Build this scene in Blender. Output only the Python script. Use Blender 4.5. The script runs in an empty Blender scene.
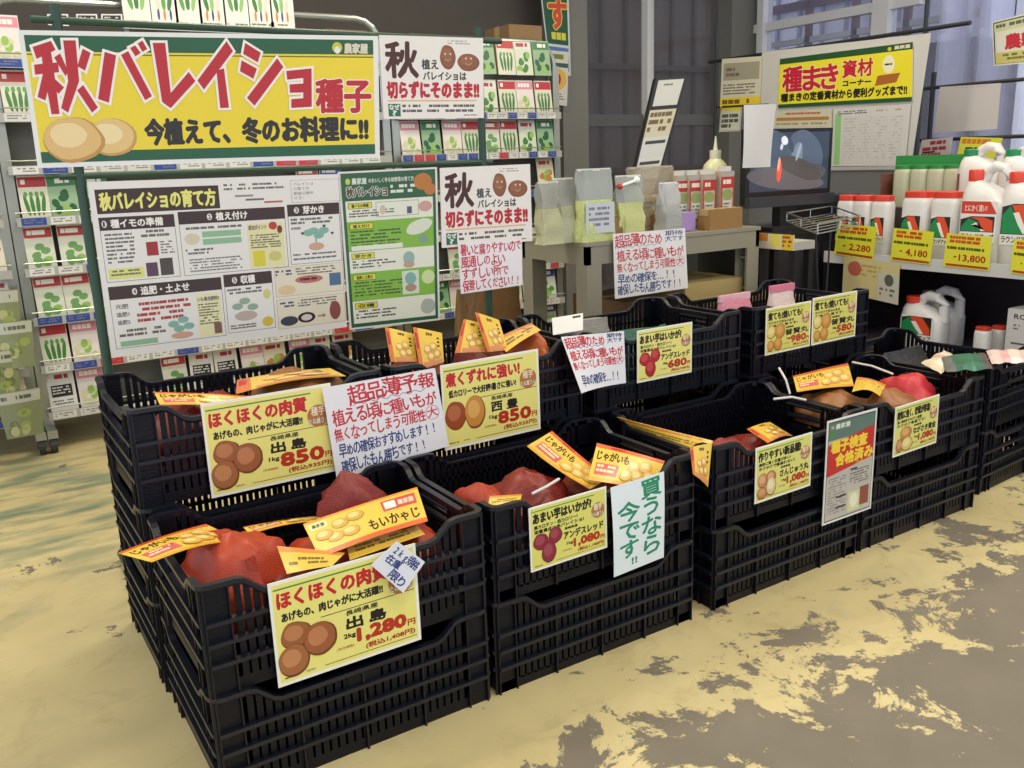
import bpy, math, random
from mathutils import Vector, Matrix, noise
sc = bpy.context.scene
COL = sc.collection
# ---------------------------------------------------------------- camera
FPX = 895.77; CAMZ = 1.142
YAW, PITCH, ROLL = math.radians(32.307), math.radians(13.9615), math.radians(2.0147)
_f = Vector((math.sin(YAW)*math.cos(PITCH), math.cos(YAW)*math.cos(PITCH), -math.sin(PITCH)))
_r = Vector((math.cos(YAW), -math.sin(YAW), 0)); _d = _f.cross(_r)
_c, _s = math.cos(ROLL), math.sin(ROLL)
RIGHT = _c*_r + _s*_d; DOWN = -_s*_r + _c*_d
cam = bpy.data.cameras.new('camera'); cam_o = bpy.data.objects.new('camera', cam); COL.objects.link(cam_o)
cam.sensor_width = 36; cam.lens = FPX/1024*36; cam.clip_start = .05; cam.clip_end = 100
cam_o.matrix_world = Matrix(((RIGHT.x, -DOWN.x, -_f.x, 0), (RIGHT.y, -DOWN.y, -_f.y, 0), (RIGHT.z, -DOWN.z, -_f.z, CAMZ), (0, 0, 0, 1)))
sc.camera = cam_o
# ---------------------------------------------------------------- colour management, world, lights
sc.view_settings.view_transform = 'Standard'; sc.view_settings.look = 'None'
sc.view_settings.gamma = 1; sc.view_settings.use_curve_mapping = False
sc.view_settings.exposure = 0.10
world = bpy.data.worlds.new('world'); sc.world = world; world.use_nodes = True
bg = world.node_tree.nodes['Background']; bg.inputs[0].default_value = (.80, .86, 1.0, 1); bg.inputs[1].default_value = 1.2

def area(name, loc, sx, sy, power, color, rot=(0, 0, 0)):
    l = bpy.data.lights.new(name, 'AREA'); l.shape = 'RECTANGLE'; l.size = sx; l.size_y = sy
    l.energy = power; l.color = color
    o = bpy.data.objects.new(name, l); o.location = loc; o.rotation_euler = rot; COL.objects.link(o); return o
WARM = (1.0, .90, .70)
for i, (x, y, p) in enumerate([(-.9, 2.5, 28), (.8, .4, 26), (2.6, .6, 30), (1.2, 3.3, 34), (3.2, 2.9, 22), (4.4, 1.6, 30)]):
    area('ceiling_lamp_light', (x, y, 3.0), 1.2, .25, p, WARM)

# ---------------------------------------------------------------- helpers
def ray(px, py):
    return RIGHT*(px-512) + DOWN*(py-384) + _f*FPX
def at(px, py, x=None, y=None, z=None):
    d = ray(px, py)
    t = x/d.x if x is not None else (y/d.y if y is not None else (z-CAMZ)/d.z)
    return Vector((0, 0, CAMZ)) + d*t
def proj(p):
    q = Vector(p) - Vector((0, 0, CAMZ)); w = q.dot(_f)
    return 512+FPX*q.dot(RIGHT)/w, 384+FPX*q.dot(DOWN)/w
def lin(h):
    h = h.lstrip('#'); out = []
    for i in (0, 2, 4):
        c = int(h[i:i+2], 16)/255
        out.append(c/12.92 if c <= .04045 else ((c+.055)/1.055)**2.4)
    return (*out, 1)
_m = {}
def M(h, rough=.5, metal=0, spec=.5, alpha=1, emit=0, bump=0, bscale=40):
    k = (h, rough, metal, spec, alpha, emit, bump, bscale)
    if k in _m: return _m[k]
    m = bpy.data.materials.new('surface_'+h.lstrip('#')); m.use_nodes = True
    nt = m.node_tree; b = nt.nodes['Principled BSDF']
    b.inputs['Base Color'].default_value = lin(h); b.inputs['Roughness'].default_value = rough
    b.inputs['Metallic'].default_value = metal; b.inputs['Specular IOR Level'].default_value = spec
    b.inputs['Alpha'].default_value = alpha
    # slight procedural grain on every surface
    n = nt.nodes.new('ShaderNodeTexNoise'); n.inputs['Scale'].default_value = bscale; n.inputs['Detail'].default_value = 3
    mr = nt.nodes.new('ShaderNodeMapRange'); mr.inputs['To Min'].default_value = max(0, rough-.06); mr.inputs['To Max'].default_value = min(1, rough+.06)
    nt.links.new(n.outputs['Fac'], mr.inputs['Value']); nt.links.new(mr.outputs['Result'], b.inputs['Roughness'])
    if bump:
        bp = nt.nodes.new('ShaderNodeBump'); bp.inputs['Strength'].default_value = bump; bp.inputs['Distance'].default_value = .01
        nt.links.new(n.outputs['Fac'], bp.inputs['Height']); nt.links.new(bp.outputs['Normal'], b.inputs['Normal'])
    if emit:
        b.inputs['Emission Color'].default_value = lin(h); b.inputs['Emission Strength'].default_value = emit
    _m[k] = m; return m

class MB:
    def __init__(s): s.v = []; s.f = []; s.fm = []; s.mats = []
    def mi(s, m):
        if m not in s.mats: s.mats.append(m)
        return s.mats.index(m)
    def face(s, pts, m):
        n = len(s.v); s.v += [tuple(p) for p in pts]; s.f.append(tuple(range(n, n+len(pts)))); s.fm.append(s.mi(m))
    def mesh(s, verts, faces, m):
        n = len(s.v); s.v += [tuple(p) for p in verts]; k = s.mi(m)
        for f in faces: s.f.append(tuple(i+n for i in f)); s.fm.append(k)
    def box(s, x0, y0, z0, x1, y1, z1, m, T=None):
        v = [Vector((x, y, z)) for z in (z0, z1) for y in (y0, y1) for x in (x0, x1)]
        if T: v = [T @ p for p in v]
        s.mesh(v, [(0, 2, 3, 1), (4, 5, 7, 6), (0, 1, 5, 4), (2, 6, 7, 3), (0, 4, 6, 2), (1, 3, 7, 5)], m)
    def tube(s, pts, r, m, n=8, cap=True):
        pts = [Vector(p) for p in pts]; rings = []
        for i, p in enumerate(pts):
            t = (pts[min(i+1, len(pts)-1)] - pts[max(i-1, 0)]).normalized()
            a = Vector((0, 0, 1)) if abs(t.z) < .9 else Vector((1, 0, 0))
            u = t.cross(a).normalized(); w = t.cross(u)
            rr = r[i] if isinstance(r, (list, tuple)) else r
            rings.append([p + u*rr*math.cos(2*math.pi*k/n) + w*rr*math.sin(2*math.pi*k/n) for k in range(n)])
        s.loft(rings, m, cap)
    def loft(s, rings, m, cap=True):
        n = len(rings[0]); v = [p for r in rings for p in r]; f = []
        for i in range(len(rings)-1):
            for k in range(n):
                a = i*n+k; b = i*n+(k+1) % n
                f.append((a, b, b+n, a+n))
        if cap: f.append(tuple(range(n))[::-1]); f.append(tuple(range((len(rings)-1)*n, len(rings)*n)))
        s.mesh(v, f, m)
    def lathe(s, prof, m, n=20, c=(0, 0, 0)):
        c = Vector(c)
        s.loft([[c+Vector((r*math.cos(2*math.pi*k/n), r*math.sin(2*math.pi*k/n), z)) for k in range(n)] for r, z in prof], m)
    def ell(s, c, r, m, seed=0, amp=0, nu=16, nv=10, rot=None):
        c = Vector(c); v = []; f = []
        for j in range(nv+1):
            for i in range(nu):
                a = 2*math.pi*i/nu; b = math.pi*j/nv
                d = Vector((math.sin(b)*math.cos(a), math.sin(b)*math.sin(a), math.cos(b)))
                q = 1 + amp*noise.noise(d*1.6 + Vector((seed*3.1, seed, 0))) + amp*.5*noise.noise(d*4 + Vector((seed, 9, seed)))
                p = Vector((d.x*r[0]*q, d.y*r[1]*q, d.z*r[2]*q))
                if rot: p = rot @ p
                v.append(c+p)
        for j in range(nv):
            for i in range(nu):
                a = j*nu+i; b = j*nu+(i+1) % nu; f.append((a, a+nu, b+nu, b))
        s.mesh(v, f, m)
    def build(s, name, parent=None, smooth=False, loc=None):
        me = bpy.data.meshes.new(name); me.from_pydata(s.v, [], s.f)
        for m in s.mats: me.materials.append(m)
        me.polygons.foreach_set('material_index', s.fm)
        if smooth: me.polygons.foreach_set('use_smooth', [True]*len(s.f))
        me.update()
        if smooth:
            try: me.set_sharp_from_angle(angle=math.radians(40))
            except Exception: pass
        o = bpy.data.objects.new(name, me); COL.objects.link(o)
        if parent: o.parent = parent
        if loc is not None: o.location = loc
        return o
def tag(o, label, cat, group=None):
    o['label'] = label; o['category'] = cat
    if group: o['group'] = group
    return o
def struct(o): o['kind'] = 'structure'; return o
def thing(name, label, cat, loc=(0, 0, 0), rz=0, group=None):
    o = bpy.data.objects.new(name, None); o.empty_display_size = .05; COL.objects.link(o)
    o.location = loc; o.rotation_euler = (0, 0, rz); return tag(o, label, cat, group)
def dup(root, loc=None, rz=None, label=None, group=None):
    r = root.copy(); COL.objects.link(r)
    if loc is not None: r.location = loc
    if rz is not None: r.rotation_euler = (0, 0, rz)
    if label: r['label'] = label
    if group: r['group'] = group
    for ch in list(root.children):
        c = ch.copy(); COL.objects.link(c); c.parent = r
        for g in ch.children:
            d = g.copy(); COL.objects.link(d); d.parent = c
    return r
# ---------------------------------------------------------------- text glyphs (built-in font)
_g = {}
def glyph(t):
    if t in _g: return _g[t]
    cu = bpy.data.curves.new('lettering', 'FONT'); cu.body = t; cu.size = 1; cu.resolution_u = 2
    o = bpy.data.objects.new('lettering', cu); COL.objects.link(o)
    dg = bpy.context.evaluated_depsgraph_get(); me = bpy.data.meshes.new_from_object(o.evaluated_get(dg))
    v = [(p.co.x, p.co.y) for p in me.vertices]; f = [tuple(p.vertices) for p in me.polygons]
    bpy.data.objects.remove(o); bpy.data.curves.remove(cu); bpy.data.meshes.remove(me)
    _g[t] = (v, f); return _g[t]
EM = max(p[0] for p in glyph('国国')[0]) - max(p[0] for p in glyph('国')[0])
GY0 = min(p[1] for p in glyph('国')[0]); GY1 = max(p[1] for p in glyph('国')[0])
GX0 = min(p[0] for p in glyph('国')[0]); GX1 = max(p[0] for p in glyph('国')[0])

class Sheet:
    """a printed sheet on a quad TL,TR,BR,BL with an optional bend; printed parts are thin layers"""
    STEP = .00022
    def __init__(s, tl, tr, br, bl, bend=None, t=.0015, mb=None, base='#f2efe6', rough=.4, nu=None, back=None):
        s.c = [Vector(p) for p in (tl, tr, br, bl)]; s.bend = bend; s.mb = mb or MB(); s.rough = rough
        s.W = ((s.c[1]-s.c[0]).length + (s.c[2]-s.c[3]).length)/2; s.H = ((s.c[3]-s.c[0]).length + (s.c[2]-s.c[1]).length)/2
        s.n = (s.c[3]-s.c[0]).cross(s.c[1]-s.c[0]).normalized()*1.0
        s.lay = []
        dp = [(p-Vector((0, 0, CAMZ))).dot(_f) for p in s.c]
        # layouts were read off the photograph: undo its foreshortening so that letters are even on the real sheet
        s.ua = (0, 1); s.ku, s.kv = ((dp[1]+dp[2])/(dp[0]+dp[3]), (dp[2]+dp[3])/(dp[0]+dp[1])) if min(dp) > 1.4 else (1, 1)
        n = nu or (10 if bend else 1)
        m = M(base, rough); mb_ = M(back or base, rough)
        g = [[s.P(i/n, j/n, 0) for i in range(n+1)] for j in range(n+1)]; h = [[s.P(i/n, j/n, -t) for i in range(n+1)] for j in range(n+1)]
        for j in range(n):
            for i in range(n):
                s.mb.face([g[j][i], g[j+1][i], g[j+1][i+1], g[j][i+1]], m); s.mb.face([h[j][i], h[j][i+1], h[j+1][i+1], h[j+1][i]], mb_)
        for i in range(n):
            s.mb.face([g[0][i], g[0][i+1], h[0][i+1], h[0][i]], m); s.mb.face([g[n][i+1], g[n][i], h[n][i], h[n][i+1]], m)
            s.mb.face([g[i+1][0], g[i][0], h[i][0], h[i+1][0]], m); s.mb.face([g[i][n], g[i+1][n], h[i+1][n], h[i][n]], m)
    def P(s, u, v, lift):
        u = s.ua[0]+s.ua[1]*u if 0 < u < 1 else u
        if s.ku != 1: u = u/(u+(1-u)*s.ku); v = v/(v+(1-v)*s.kv)
        a = s.c[0].lerp(s.c[1], u); b = s.c[3].lerp(s.c[2], u)
        p = a.lerp(b, v)
        if s.bend: p = p + s.n*s.bend(u, v)
        return p + s.n*lift
    def L(s, u0, v0, u1, v1):
        l = 1
        for (a, b, c, d, k) in s.lay:
            if a < u1 and c > u0 and b < v1 and d > v0: l = max(l, k+1)
        s.lay.append((u0, v0, u1, v1, l)); return l*s.STEP
    def rect(s, u0, v0, u1, v1, col):
        z = s.L(u0, v0, u1, v1); n = 8 if s.bend else 1
        for i in range(n):
            for j in range(n if s.bend else 1):
                a = u0+(u1-u0)*i/n; b = u0+(u1-u0)*(i+1)/n; c = v0+(v1-v0)*j/n; d = v0+(v1-v0)*(j+1)/n
                s.mb.face([s.P(a, c, z), s.P(a, d, z), s.P(b, d, z), s.P(b, c, z)], M(col, s.rough))
        return s
    def poly(s, pts, col):
        us = [p[0] for p in pts]; vs = [p[1] for p in pts]; z = s.L(min(us), min(vs), max(us), max(vs))
        s.mb.face([s.P(u, v, z) for u, v in pts], M(col, s.rough)); return s
    def frame(s, u0, v0, u1, v1, col, w=.002):
        a = w/s.W; b = w/s.H
        for q in ((u0, v0, u1, v0+b), (u0, v1-b, u1, v1), (u0, v0+b, u0+a, v1-b), (u1-a, v0+b, u1, v1-b)): s.rect(*q, col)
        return s
    def oval(s, cu, cv, ru, rv, col, rot=0, seed=None, n=22):
        z = s.L(cu-ru, cv-rv, cu+ru, cv+rv); pts = []; c, q = math.cos(rot), math.sin(rot)
        for k in range(n):
            a = -2*math.pi*k/n; w = 1 if seed is None else 1+.10*noise.noise(Vector((math.cos(a)*1.2+seed*5, math.sin(a)*1.2, seed)))
            x = ru*s.W*math.cos(a)*w; y = rv*s.H*math.sin(a)*w
            pts.append(s.P(cu+(x*c-y*q)/s.W, cv+(x*q+y*c)/s.H, z))
        s.mb.face(pts, M(col, s.rough)); return s
    def spud(s, cu, cv, ru, rv, seed=1, a='#a5642c', b='#c98a4a', c='#8a4a20', rot=0):
        s.oval(cu, cv, ru, rv, c, rot, seed); s.oval(cu-ru*.05, cv-rv*.06, ru*.93, rv*.92, a, rot, seed)
        s.oval(cu-ru*.15, cv-rv*.2, ru*.6, rv*.55, b, rot, seed+1); return s
    def rows(s, u0, v0, u1, v1, n, col, fill=.45, seed=0, dense=.82):
        """unreadable small print: rows of character-sized marks"""
        rnd = random.Random(seed*7+n); z = s.L(u0, v0, u1, v1); rh = (v1-v0)/n; ch = rh*fill*s.H/s.W
        m = M(col, s.rough)
        for i in range(n):
            v = v0+i*rh; u = u0; end = u1-(u1-u0)*(rnd.random()*.35 if i % 3 == 2 else rnd.random()*.05)
            while u+ch <= end:
                w = ch*rnd.choice((1, 1, 2, 3)); w = min(w, end-u)
                if rnd.random() < dense:
                    a, b, c, d = u, u+w*.86, v, v+rh*fill
                    s.mb.face([s.P(a, c, z), s.P(a, d, z), s.P(b, d, z), s.P(b, c, z)], m)
                u += w
        return s
    def _put(s, v, f, fn, z, col, bold, out=None):
        if out:
            oc, ow = out
            for k in range(16):
                a = 2*math.pi*k/16
                s._one(v, f, fn, z-.0001+k*.000008, oc, ow*math.cos(a), ow*math.sin(a))
            z += .0002
        if bold:
            nb = 16 if bold > .004 else 8
            for k in range(nb):
                a = 2*math.pi*k/nb
                s._one(v, f, fn, z+k*.000005, col, bold*math.cos(a), bold*math.sin(a))
        s._one(v, f, fn, z+.00008, col, 0, 0)
    def _one(s, v, f, fn, z, col, dx, dy):
        vv = []
        for p in v:
            x, y = fn(p); vv.append(s.P((x+dx)/s.W, (y+dy)/s.H, z))
        s.mb.mesh(vv, f, M(col, s.rough))
    def text(s, t, u0, v0, u1, v1, col, bold=0, out=None, skew=0):
        v, f = glyph(t)
        x0 = min(p[0] for p in v); x1 = max(p[0] for p in v); y0 = min(p[1] for p in v); y1 = max(p[1] for p in v)
        z = s.L(u0, v0, u1, v1); X0, X1, Y0, Y1 = u0*s.W, u1*s.W, v0*s.H, v1*s.H
        fn = lambda p: (X0+(p[0]-x0)/(x1-x0)*(X1-X0) + skew*(Y1-Y0)*(p[1]-y0)/(y1-y0), Y1-(p[1]-y0)/(y1-y0)*(Y1-Y0))
        s._put(v, f, fn, z, col, bold, out); return s
    def hand(s, t, u0, v0, u1, v1, col, bold=.0005, seed=0, vert=False, wob=.12, slope=0):
        rnd = random.Random(seed); z = s.L(u0, v0, u1, v1); n = len(t)
        X0, X1, Y0, Y1 = u0*s.W, u1*s.W, v0*s.H, v1*s.H
        cw = (X1-X0)/(1 if vert else n); chh = (Y1-Y0)/(n if vert else 1)
        for i, ch in enumerate(t):
            if ch in ' 　': continue
            v, f = glyph(ch); a = (rnd.random()-.5)*wob*1.5; k = .84+rnd.random()*.22
            cx = X0+cw*(.5 if vert else i+.5); cy = Y0+chh*((i+.5) if vert else .5)+(rnd.random()-.5)*wob*chh+slope*i
            gx, gy = (GX0+GX1)/2, (GY0+GY1)/2
            if ord(ch) < 256: gx = (min(p[0] for p in v)+max(p[0] for p in v))/2
            sx, sy = cw/(GX1-GX0)*k*.97, chh/(GY1-GY0)*k*.97; ca, sa = math.cos(a), math.sin(a)
            def fn(p, gx=gx, gy=gy, sx=sx, sy=sy, cx=cx, cy=cy, ca=ca, sa=sa):
                x = (p[0]-gx)*sx; y = -(p[1]-gy)*sy
                return cx+x*ca-y*sa, cy+x*sa+y*ca
            s._put(v, f, fn, z, col, bold*.72)
        return s
    def line(s, pts, w, col):
        z = s.L(min(p[0] for p in pts), min(p[1] for p in pts), max(p[0] for p in pts)+.001, max(p[1] for p in pts)+.001)
        for (a, b), (c, d) in zip(pts, pts[1:]):
            dx, dy = (c-a)*s.W, (d-b)*s.H; l = math.hypot(dx, dy) or 1; nx, ny = -dy/l*w/2/s.W, dx/l*w/2/s.H
            s.mb.face([s.P(a+nx, b+ny, z), s.P(c+nx, d+ny, z), s.P(c-nx, d-ny, z), s.P(a-nx, b-ny, z)][::-1], M(col, s.rough))
        return s
    def build(s, name, label=None, cat=None, group=None, parent=None):
        o = s.mb.build(name, parent)
        c = sum(s.c, Vector())/4
        if parent is None: o.data.transform(Matrix.Translation(-c)); o.location = c
        if label: tag(o, label, cat, group)
        return o
# ---------------------------------------------------------------- the room
FOFF = 1.1
def floor_mat():
    m = bpy.data.materials.new('worn_painted_concrete'); m.use_nodes = True; nt = m.node_tree; N = nt.nodes; Lk = nt.links.new
    b = N['Principled BSDF']; g = N.new('ShaderNodeNewGeometry')
    def noi(sc_, det, dist=0, rough=.6, off=0):
        n = N.new('ShaderNodeTexNoise'); n.inputs['Scale'].default_value = sc_; n.inputs['Detail'].default_value = det
        n.inputs['Roughness'].default_value = rough; n.inputs['Distortion'].default_value = dist
        mp = N.new('ShaderNodeMapping'); mp.inputs['Location'].default_value = (off, off*.7, 0); Lk(g.outputs['Position'], mp.inputs[0]); Lk(mp.outputs[0], n.inputs['Vector']); return n.outputs['Fac']
    def mth(op, a, b_=None, cl=False):
        x = N.new('ShaderNodeMath'); x.operation = op; x.use_clamp = cl
        for i, q in enumerate((a, b_)):
            if q is None: continue
            if isinstance(q, (int, float)): x.inputs[i].default_value = q
            else: Lk(q, x.inputs[i])
        return x.outputs[0]
    def mr(v, a, b_, c=0, d=1):
        x = N.new('ShaderNodeMapRange'); x.inputs[1].default_value = a; x.inputs[2].default_value = b_; x.inputs[3].default_value = c; x.inputs[4].default_value = d; Lk(v, x.inputs[0]); return x.outputs[0]
    def mix(f, a, b_):
        x = N.new('ShaderNodeMix'); x.data_type = 'RGBA'; Lk(f, x.inputs[0])
        for i, q in ((6, a), (7, b_)):
            if isinstance(q, str): x.inputs[i].default_value = lin(q)
            else: Lk(q, x.inputs[i])
        return x.outputs[2]
    sp = N.new('ShaderNodeSeparateXYZ'); Lk(g.outputs['Position'], sp.inputs[0])
    # paint is worn away along the aisle in front of the crates, more to the right
    wear = mth('ADD', mth('MULTIPLY', sp.outputs[0], .14), mth('MULTIPLY', sp.outputs[1], -1.0))
    wear = mr(wear, -1.43, -.66, -.10, .125)
    patch = noi(4.0, 13, .35, .72, FOFF)
    mask = mr(mth('ADD', patch, wear), .525, .54)
    speck = mr(noi(24, 4, 0, .6, 1.7), .69, .72)
    sp2 = mth('MULTIPLY', speck, mr(wear, -.11, .0, .12, 1))
    mask = mth('MAXIMUM', mask, sp2)
    chips = mr(noi(17, 5, 0, .7, 8.1), .66, .68)
    mask = mth('MULTIPLY', mask, mth('SUBTRACT', 1, mth('MULTIPLY', chips, .8)))
    cream = mix(mr(noi(1.8, 6, .4), .35, .7), '#d7c690', '#c4b380')
    cream = mix(mth('MULTIPLY', mr(noi(7, 8, 1.0, .7, 5), .52, .75), .5), cream, '#a08f60')
    # green streaks at the back left
    d = mth('ADD', mth('POWER', mth('SUBTRACT', sp.outputs[0], .22), 2), mth('MULTIPLY', mth('POWER', mth('SUBTRACT', sp.outputs[1], 3.5), 2), .35))
    gz = mr(d, 0, .30, 1, 0)
    mpg = N.new('ShaderNodeMapping'); mpg.inputs['Scale'].default_value = (2.2, 7, 1); Lk(g.outputs['Position'], mpg.inputs[0])
    ng = N.new('ShaderNodeTexNoise'); ng.inputs['Scale'].default_value = 1.6; ng.inputs['Detail'].default_value = 7; Lk(mpg.outputs[0], ng.inputs['Vector'])
    green = mth('MULTIPLY', mth('MULTIPLY', gz, mr(ng.outputs['Fac'], .42, .62)), .85, True)
    cream = mix(green, cream, '#527565')
    st = mth('MULTIPLY', mr(noi(1.25, 5, .8, .6, 12), .60, .70), .45)
    cream = mix(st, cream, '#7d8878')
    conc = mix(noi(5, 8, .2), '#857b6a', '#6a6254')
    Lk(mix(mask, cream, conc), b.inputs['Base Color'])
    Lk(mr(mask, 0, 1, .42, .7), b.inputs['Roughness'])
    bp = N.new('ShaderNodeBump'); bp.inputs['Strength'].default_value = .25; bp.inputs['Distance'].default_value = .003; bp.invert = True
    Lk(mask, bp.inputs['Height']); Lk(bp.outputs[0], b.inputs['Normal'])
    return m
XR, YB = 5.5, 5.2
b = MB(); b.box(-1.6, -.6, -.06, XR, YB, 0, floor_mat()); struct(b.build('floor'))
b = MB(); b.box(-1.6, -.6, 3.05, XR, YB, 3.1, M('#8a8880', .8)); struct(b.build('ceiling'))
for i, (x, y) in enumerate([(-.9, 2.5), (.8, .4), (2.6, .6), (1.2, 3.3), (3.2, 2.9), (4.4, 1.6)]):
    t = thing('ceiling_lamp', 'long white ceiling lamp above '+('the left seed rack', 'the aisle in front of the left crates', 'the aisle before the right crates', 'the middle seed rack', 'the herbicide shelf', 'the right window')[i], 'lamp', (x, y, 3.05), group='fluorescent ceiling lamps')
    b = MB(); b.box(-.65, -.09, -.025, .65, .09, 0, M('#e8e8e2', .4)); b.build('housing', t)
wall_m = M('#57514c', .75, bump=.3, bscale=8)
b = MB(); b.box(-1.6, YB, 0, 3.72, YB+.1, 3.05, wall_m); struct(b.build('wall_back'))
# pillar and window frame members of the back wall
pm = M('#807f78', .55); am = M('#a9a8a4', .35, .6)
b = MB(); b.box(3.62, YB-.22, 0, 3.83, YB, 3.05, pm); struct(b.build('trim_1'))
x0w = 3.83
b = MB()
b.box(3.83, YB-.03, 0, 3.88, YB+.06, 3.05, am)
b.box(4.505, YB-.04, 0, 4.535, YB+.03, 3.05, M('#e6e6e2', .4)); b.box(4.56, YB, 0, 4.60, YB+.06, 3.05, M('#e0e0dc', .4))
b.box(3.88, YB, 1.36, 5.3, YB+.05, 1.44, M('#6d6c68', .4, .4)); b.box(3.88, YB, 0, 5.3, YB+.05, .12, am); b.box(3.88, YB, 2.75, 5.3, YB+.05, 3.05, am)
win = struct(b.build('window_1'))
def glass(h='#8f8d90', a=.35):
    m = bpy.data.materials.new('dusty_glass'); m.use_nodes = True; nt = m.node_tree; N = nt.nodes
    b_ = N['Principled BSDF']; b_.inputs['Base Color'].default_value = lin(h); b_.inputs['Roughness'].default_value = .12; b_.inputs['Alpha'].default_value = a
    n = N.new('ShaderNodeTexNoise'); n.inputs['Scale'].default_value = 3; n.inputs['Detail'].default_value = 6
    r = N.new('ShaderNodeMapRange'); r.inputs[3].default_value = a*.6; r.inputs[4].default_value = min(1, a*1.4)
    nt.links.new(n.outputs['Fac'], r.inputs[0]); nt.links.new(r.outputs[0], b_.inputs['Alpha']); return m
gl = glass('#5a5654', .45)
for a, c in ((3.88, 4.52), (4.58, 5.3)):
    b = MB(); b.box(a, YB+.02, .12, c, YB+.026, 2.75, gl); o = b.build('pane', win)
b = MB(); b.box(5.26, YB-.12, 0, XR+.1, YB+.1, 3.05, M('#77766f', .6)); struct(b.build('trim_2'))
# right wall with its windows
b = MB(); b.box(XR, -.6, 0, XR+.08, YB, 1.0, M('#8f8f92', .6)); struct(b.build('wall_right'))
b = MB(); wf = M('#e2e2e6', .4)
b.box(XR-.02, -.6, 1.0, XR+.08, YB-.12, 1.05, wf); b.box(XR-.02, -.6, 2.9, XR+.08, YB-.12, 3.05, wf)
for y in (5.0, at(886, 20, x=XR).y, at(878, 20, x=XR).y, 2.9, 1.6, .2): b.box(XR-.03, y-.03, 1.05, XR+.07, y+.03, 2.9, wf)
b.box(XR-.01, 3.7, 2.02, XR+.05, YB-.12, 2.08, wf)
win2 = struct(b.build('window_2'))
b = MB(); b.box(XR+.02, -.6, 1.05, XR+.026, YB-.12, 2.9, glass('#9aa2c0', .3)); b.build('pane', win2)
# neighbouring sheds outside the glass
def shed(name, lab, box, col, rib, axis):
    t = thing(name, lab, 'building', (0, 0, 0)); x0, y0, x1, y1, h = box
    b = MB(); b.box(x0, y0, -.05, x1, y1, h, M(col, .8)); b.build('wall', t)
    b = MB(); n = 16
    for i in range(n):
        k = i/n
        if axis == 'x': x = x0+(x1-x0)*k; b.box(x, y0-.04, 0, x+.03, y0, h, M(rib, .7))
        else: y = y0+(y1-y0)*k; b.box(x0-.04, y, 0, x0, y+.03, h, M(rib, .7))
    for z in (1.0, 1.9, 2.6, 3.3):
        if z < h:
            if axis == 'x': b.box(x0, y0-.07, z, x1, y0-.01, z+.05, M(rib, .7))
            else: b.box(x0-.07, y0, z, x0-.01, y1, z+.05, M(rib, .7))
    b.build('cladding_rail', t); return t
shed('storage_shed', 'dark brown clad shed standing behind the back window', (3.0, 6.6, 7.4, 7.0, 4.2), '#8f8280', '#6a6260', 'x')
shed('greenhouse_shed', 'pale grey framed shed seen through the right windows', (8.2, at(992, 10, x=8.2).y, 8.6, 9.6, 3.2), '#e6e6f6', '#a09eb0', 'y')  # wall colour lightened to stand in for daylight falling on the shed
b = MB(); b.box(2, YB+.1, -.1, 30, 30, -.02, M('#8d8c86', .9)); b.box(XR+.08, -10, -.1, 30, YB+.1, -.02, M('#8d8c86', .9)); o = b.build('outside_ground'); o['kind'] = 'structure'; o.name = 'ground'
t = thing('parked_trailer', 'brown railed trailer frame behind the right window', 'trailer', (0, 0, 0))
b = MB(); bm_ = M('#6a4038', .6)
for k in range(5): b.box(7.0, 4.3+k*.5, 1.9, 7.04, 4.36+k*.5, 2.45, bm_)
b.box(7.0, 4.2, 2.40, 7.05, 6.5, 2.47, bm_); b.box(7.0, 4.2, 2.1, 7.05, 6.5, 2.15, M('#c8c4be', .6)); b.build('rail', t)
b = MB(); b.box(7.0, 4.2, .4, 7.6, 6.5, 1.95, M('#54505a', .7)); b.build('body', t)
b = MB(); 
for y in (4.6, 6.1): b = MB(); b.tube([(6.98, y, .36), (7.1, y, .36)], .38, M('#1b1b1c', .8), 20); b.build('wheel', t)

# ---------------------------------------------------------------- black mesh crates
CL, CD, CH = .590, .42, .2215
black = M('#04060f', .42, spec=.3, bump=.15, bscale=60); black2 = M('#0a0c16', .38, spec=.45); black_lit = M('#12151f', .38, spec=.5)  # ribs and rim take a lighter black, their highlights put into the colour
def rimz(x, half, flat, slope, dip):
    e = half-abs(x)
    if e < flat: return CH
    if e < flat+slope: k = (e-flat)/slope; return CH - dip*(k*k*(3-2*k))
    return CH-dip
def long_z(x): return rimz(x, CL/2, .075, .055, .036)
def short_z(y): return rimz(y, CD/2, .055, .04, .026)
def panel(length, zf, end=False):
    b = MB(); h = length/2-.012; 
    def box(x0, x1, z0, z1, y0=-.003, y1=0): b.box(x0, y0, z0, x1, y1, z1, black)
    box(-h, h, 0.0, .024)
    n = int((length-.13)/.0170); x0 = -(n-1)*.0170/2
    for i in range(n):
        x = x0+i*.0170
        if end and abs(x) < .06: box(x-.0060, x+.0060, .02, .105); continue
        box(x-.0060, x+.0060, .02, zf(x)-.004)
    for z in (.062, .103, .144): b.box(-h, -.0135, z-.0040, h, 0, z+.0040, black_lit)
    for s in (-1, 1):
        a, c = (-h, -h+.045) if s < 0 else (h-.045, h)
        box(a, c, 0, zf(a if s < 0 else c)-.004)
        for x in (a, c): b.box(x-.0015, -.010, 0, x+.0015, 0, zf(x)-.006, black2)
    for x in (-.13, 0, .13):
        if end and x == 0: continue
        if abs(x) < h-.06: b.box(x-.002, -.010, 0, x+.002, 0, zf(x)-.006, black2)
    if end:
        box(-.07, .07, .10, .118); 
        for s in (-1, 1): box(s*.066-.006, s*.066+.006, .10, .19)
    return b
side_me = panel(CL, long_z); end_me = panel(CD, short_z, True)
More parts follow.
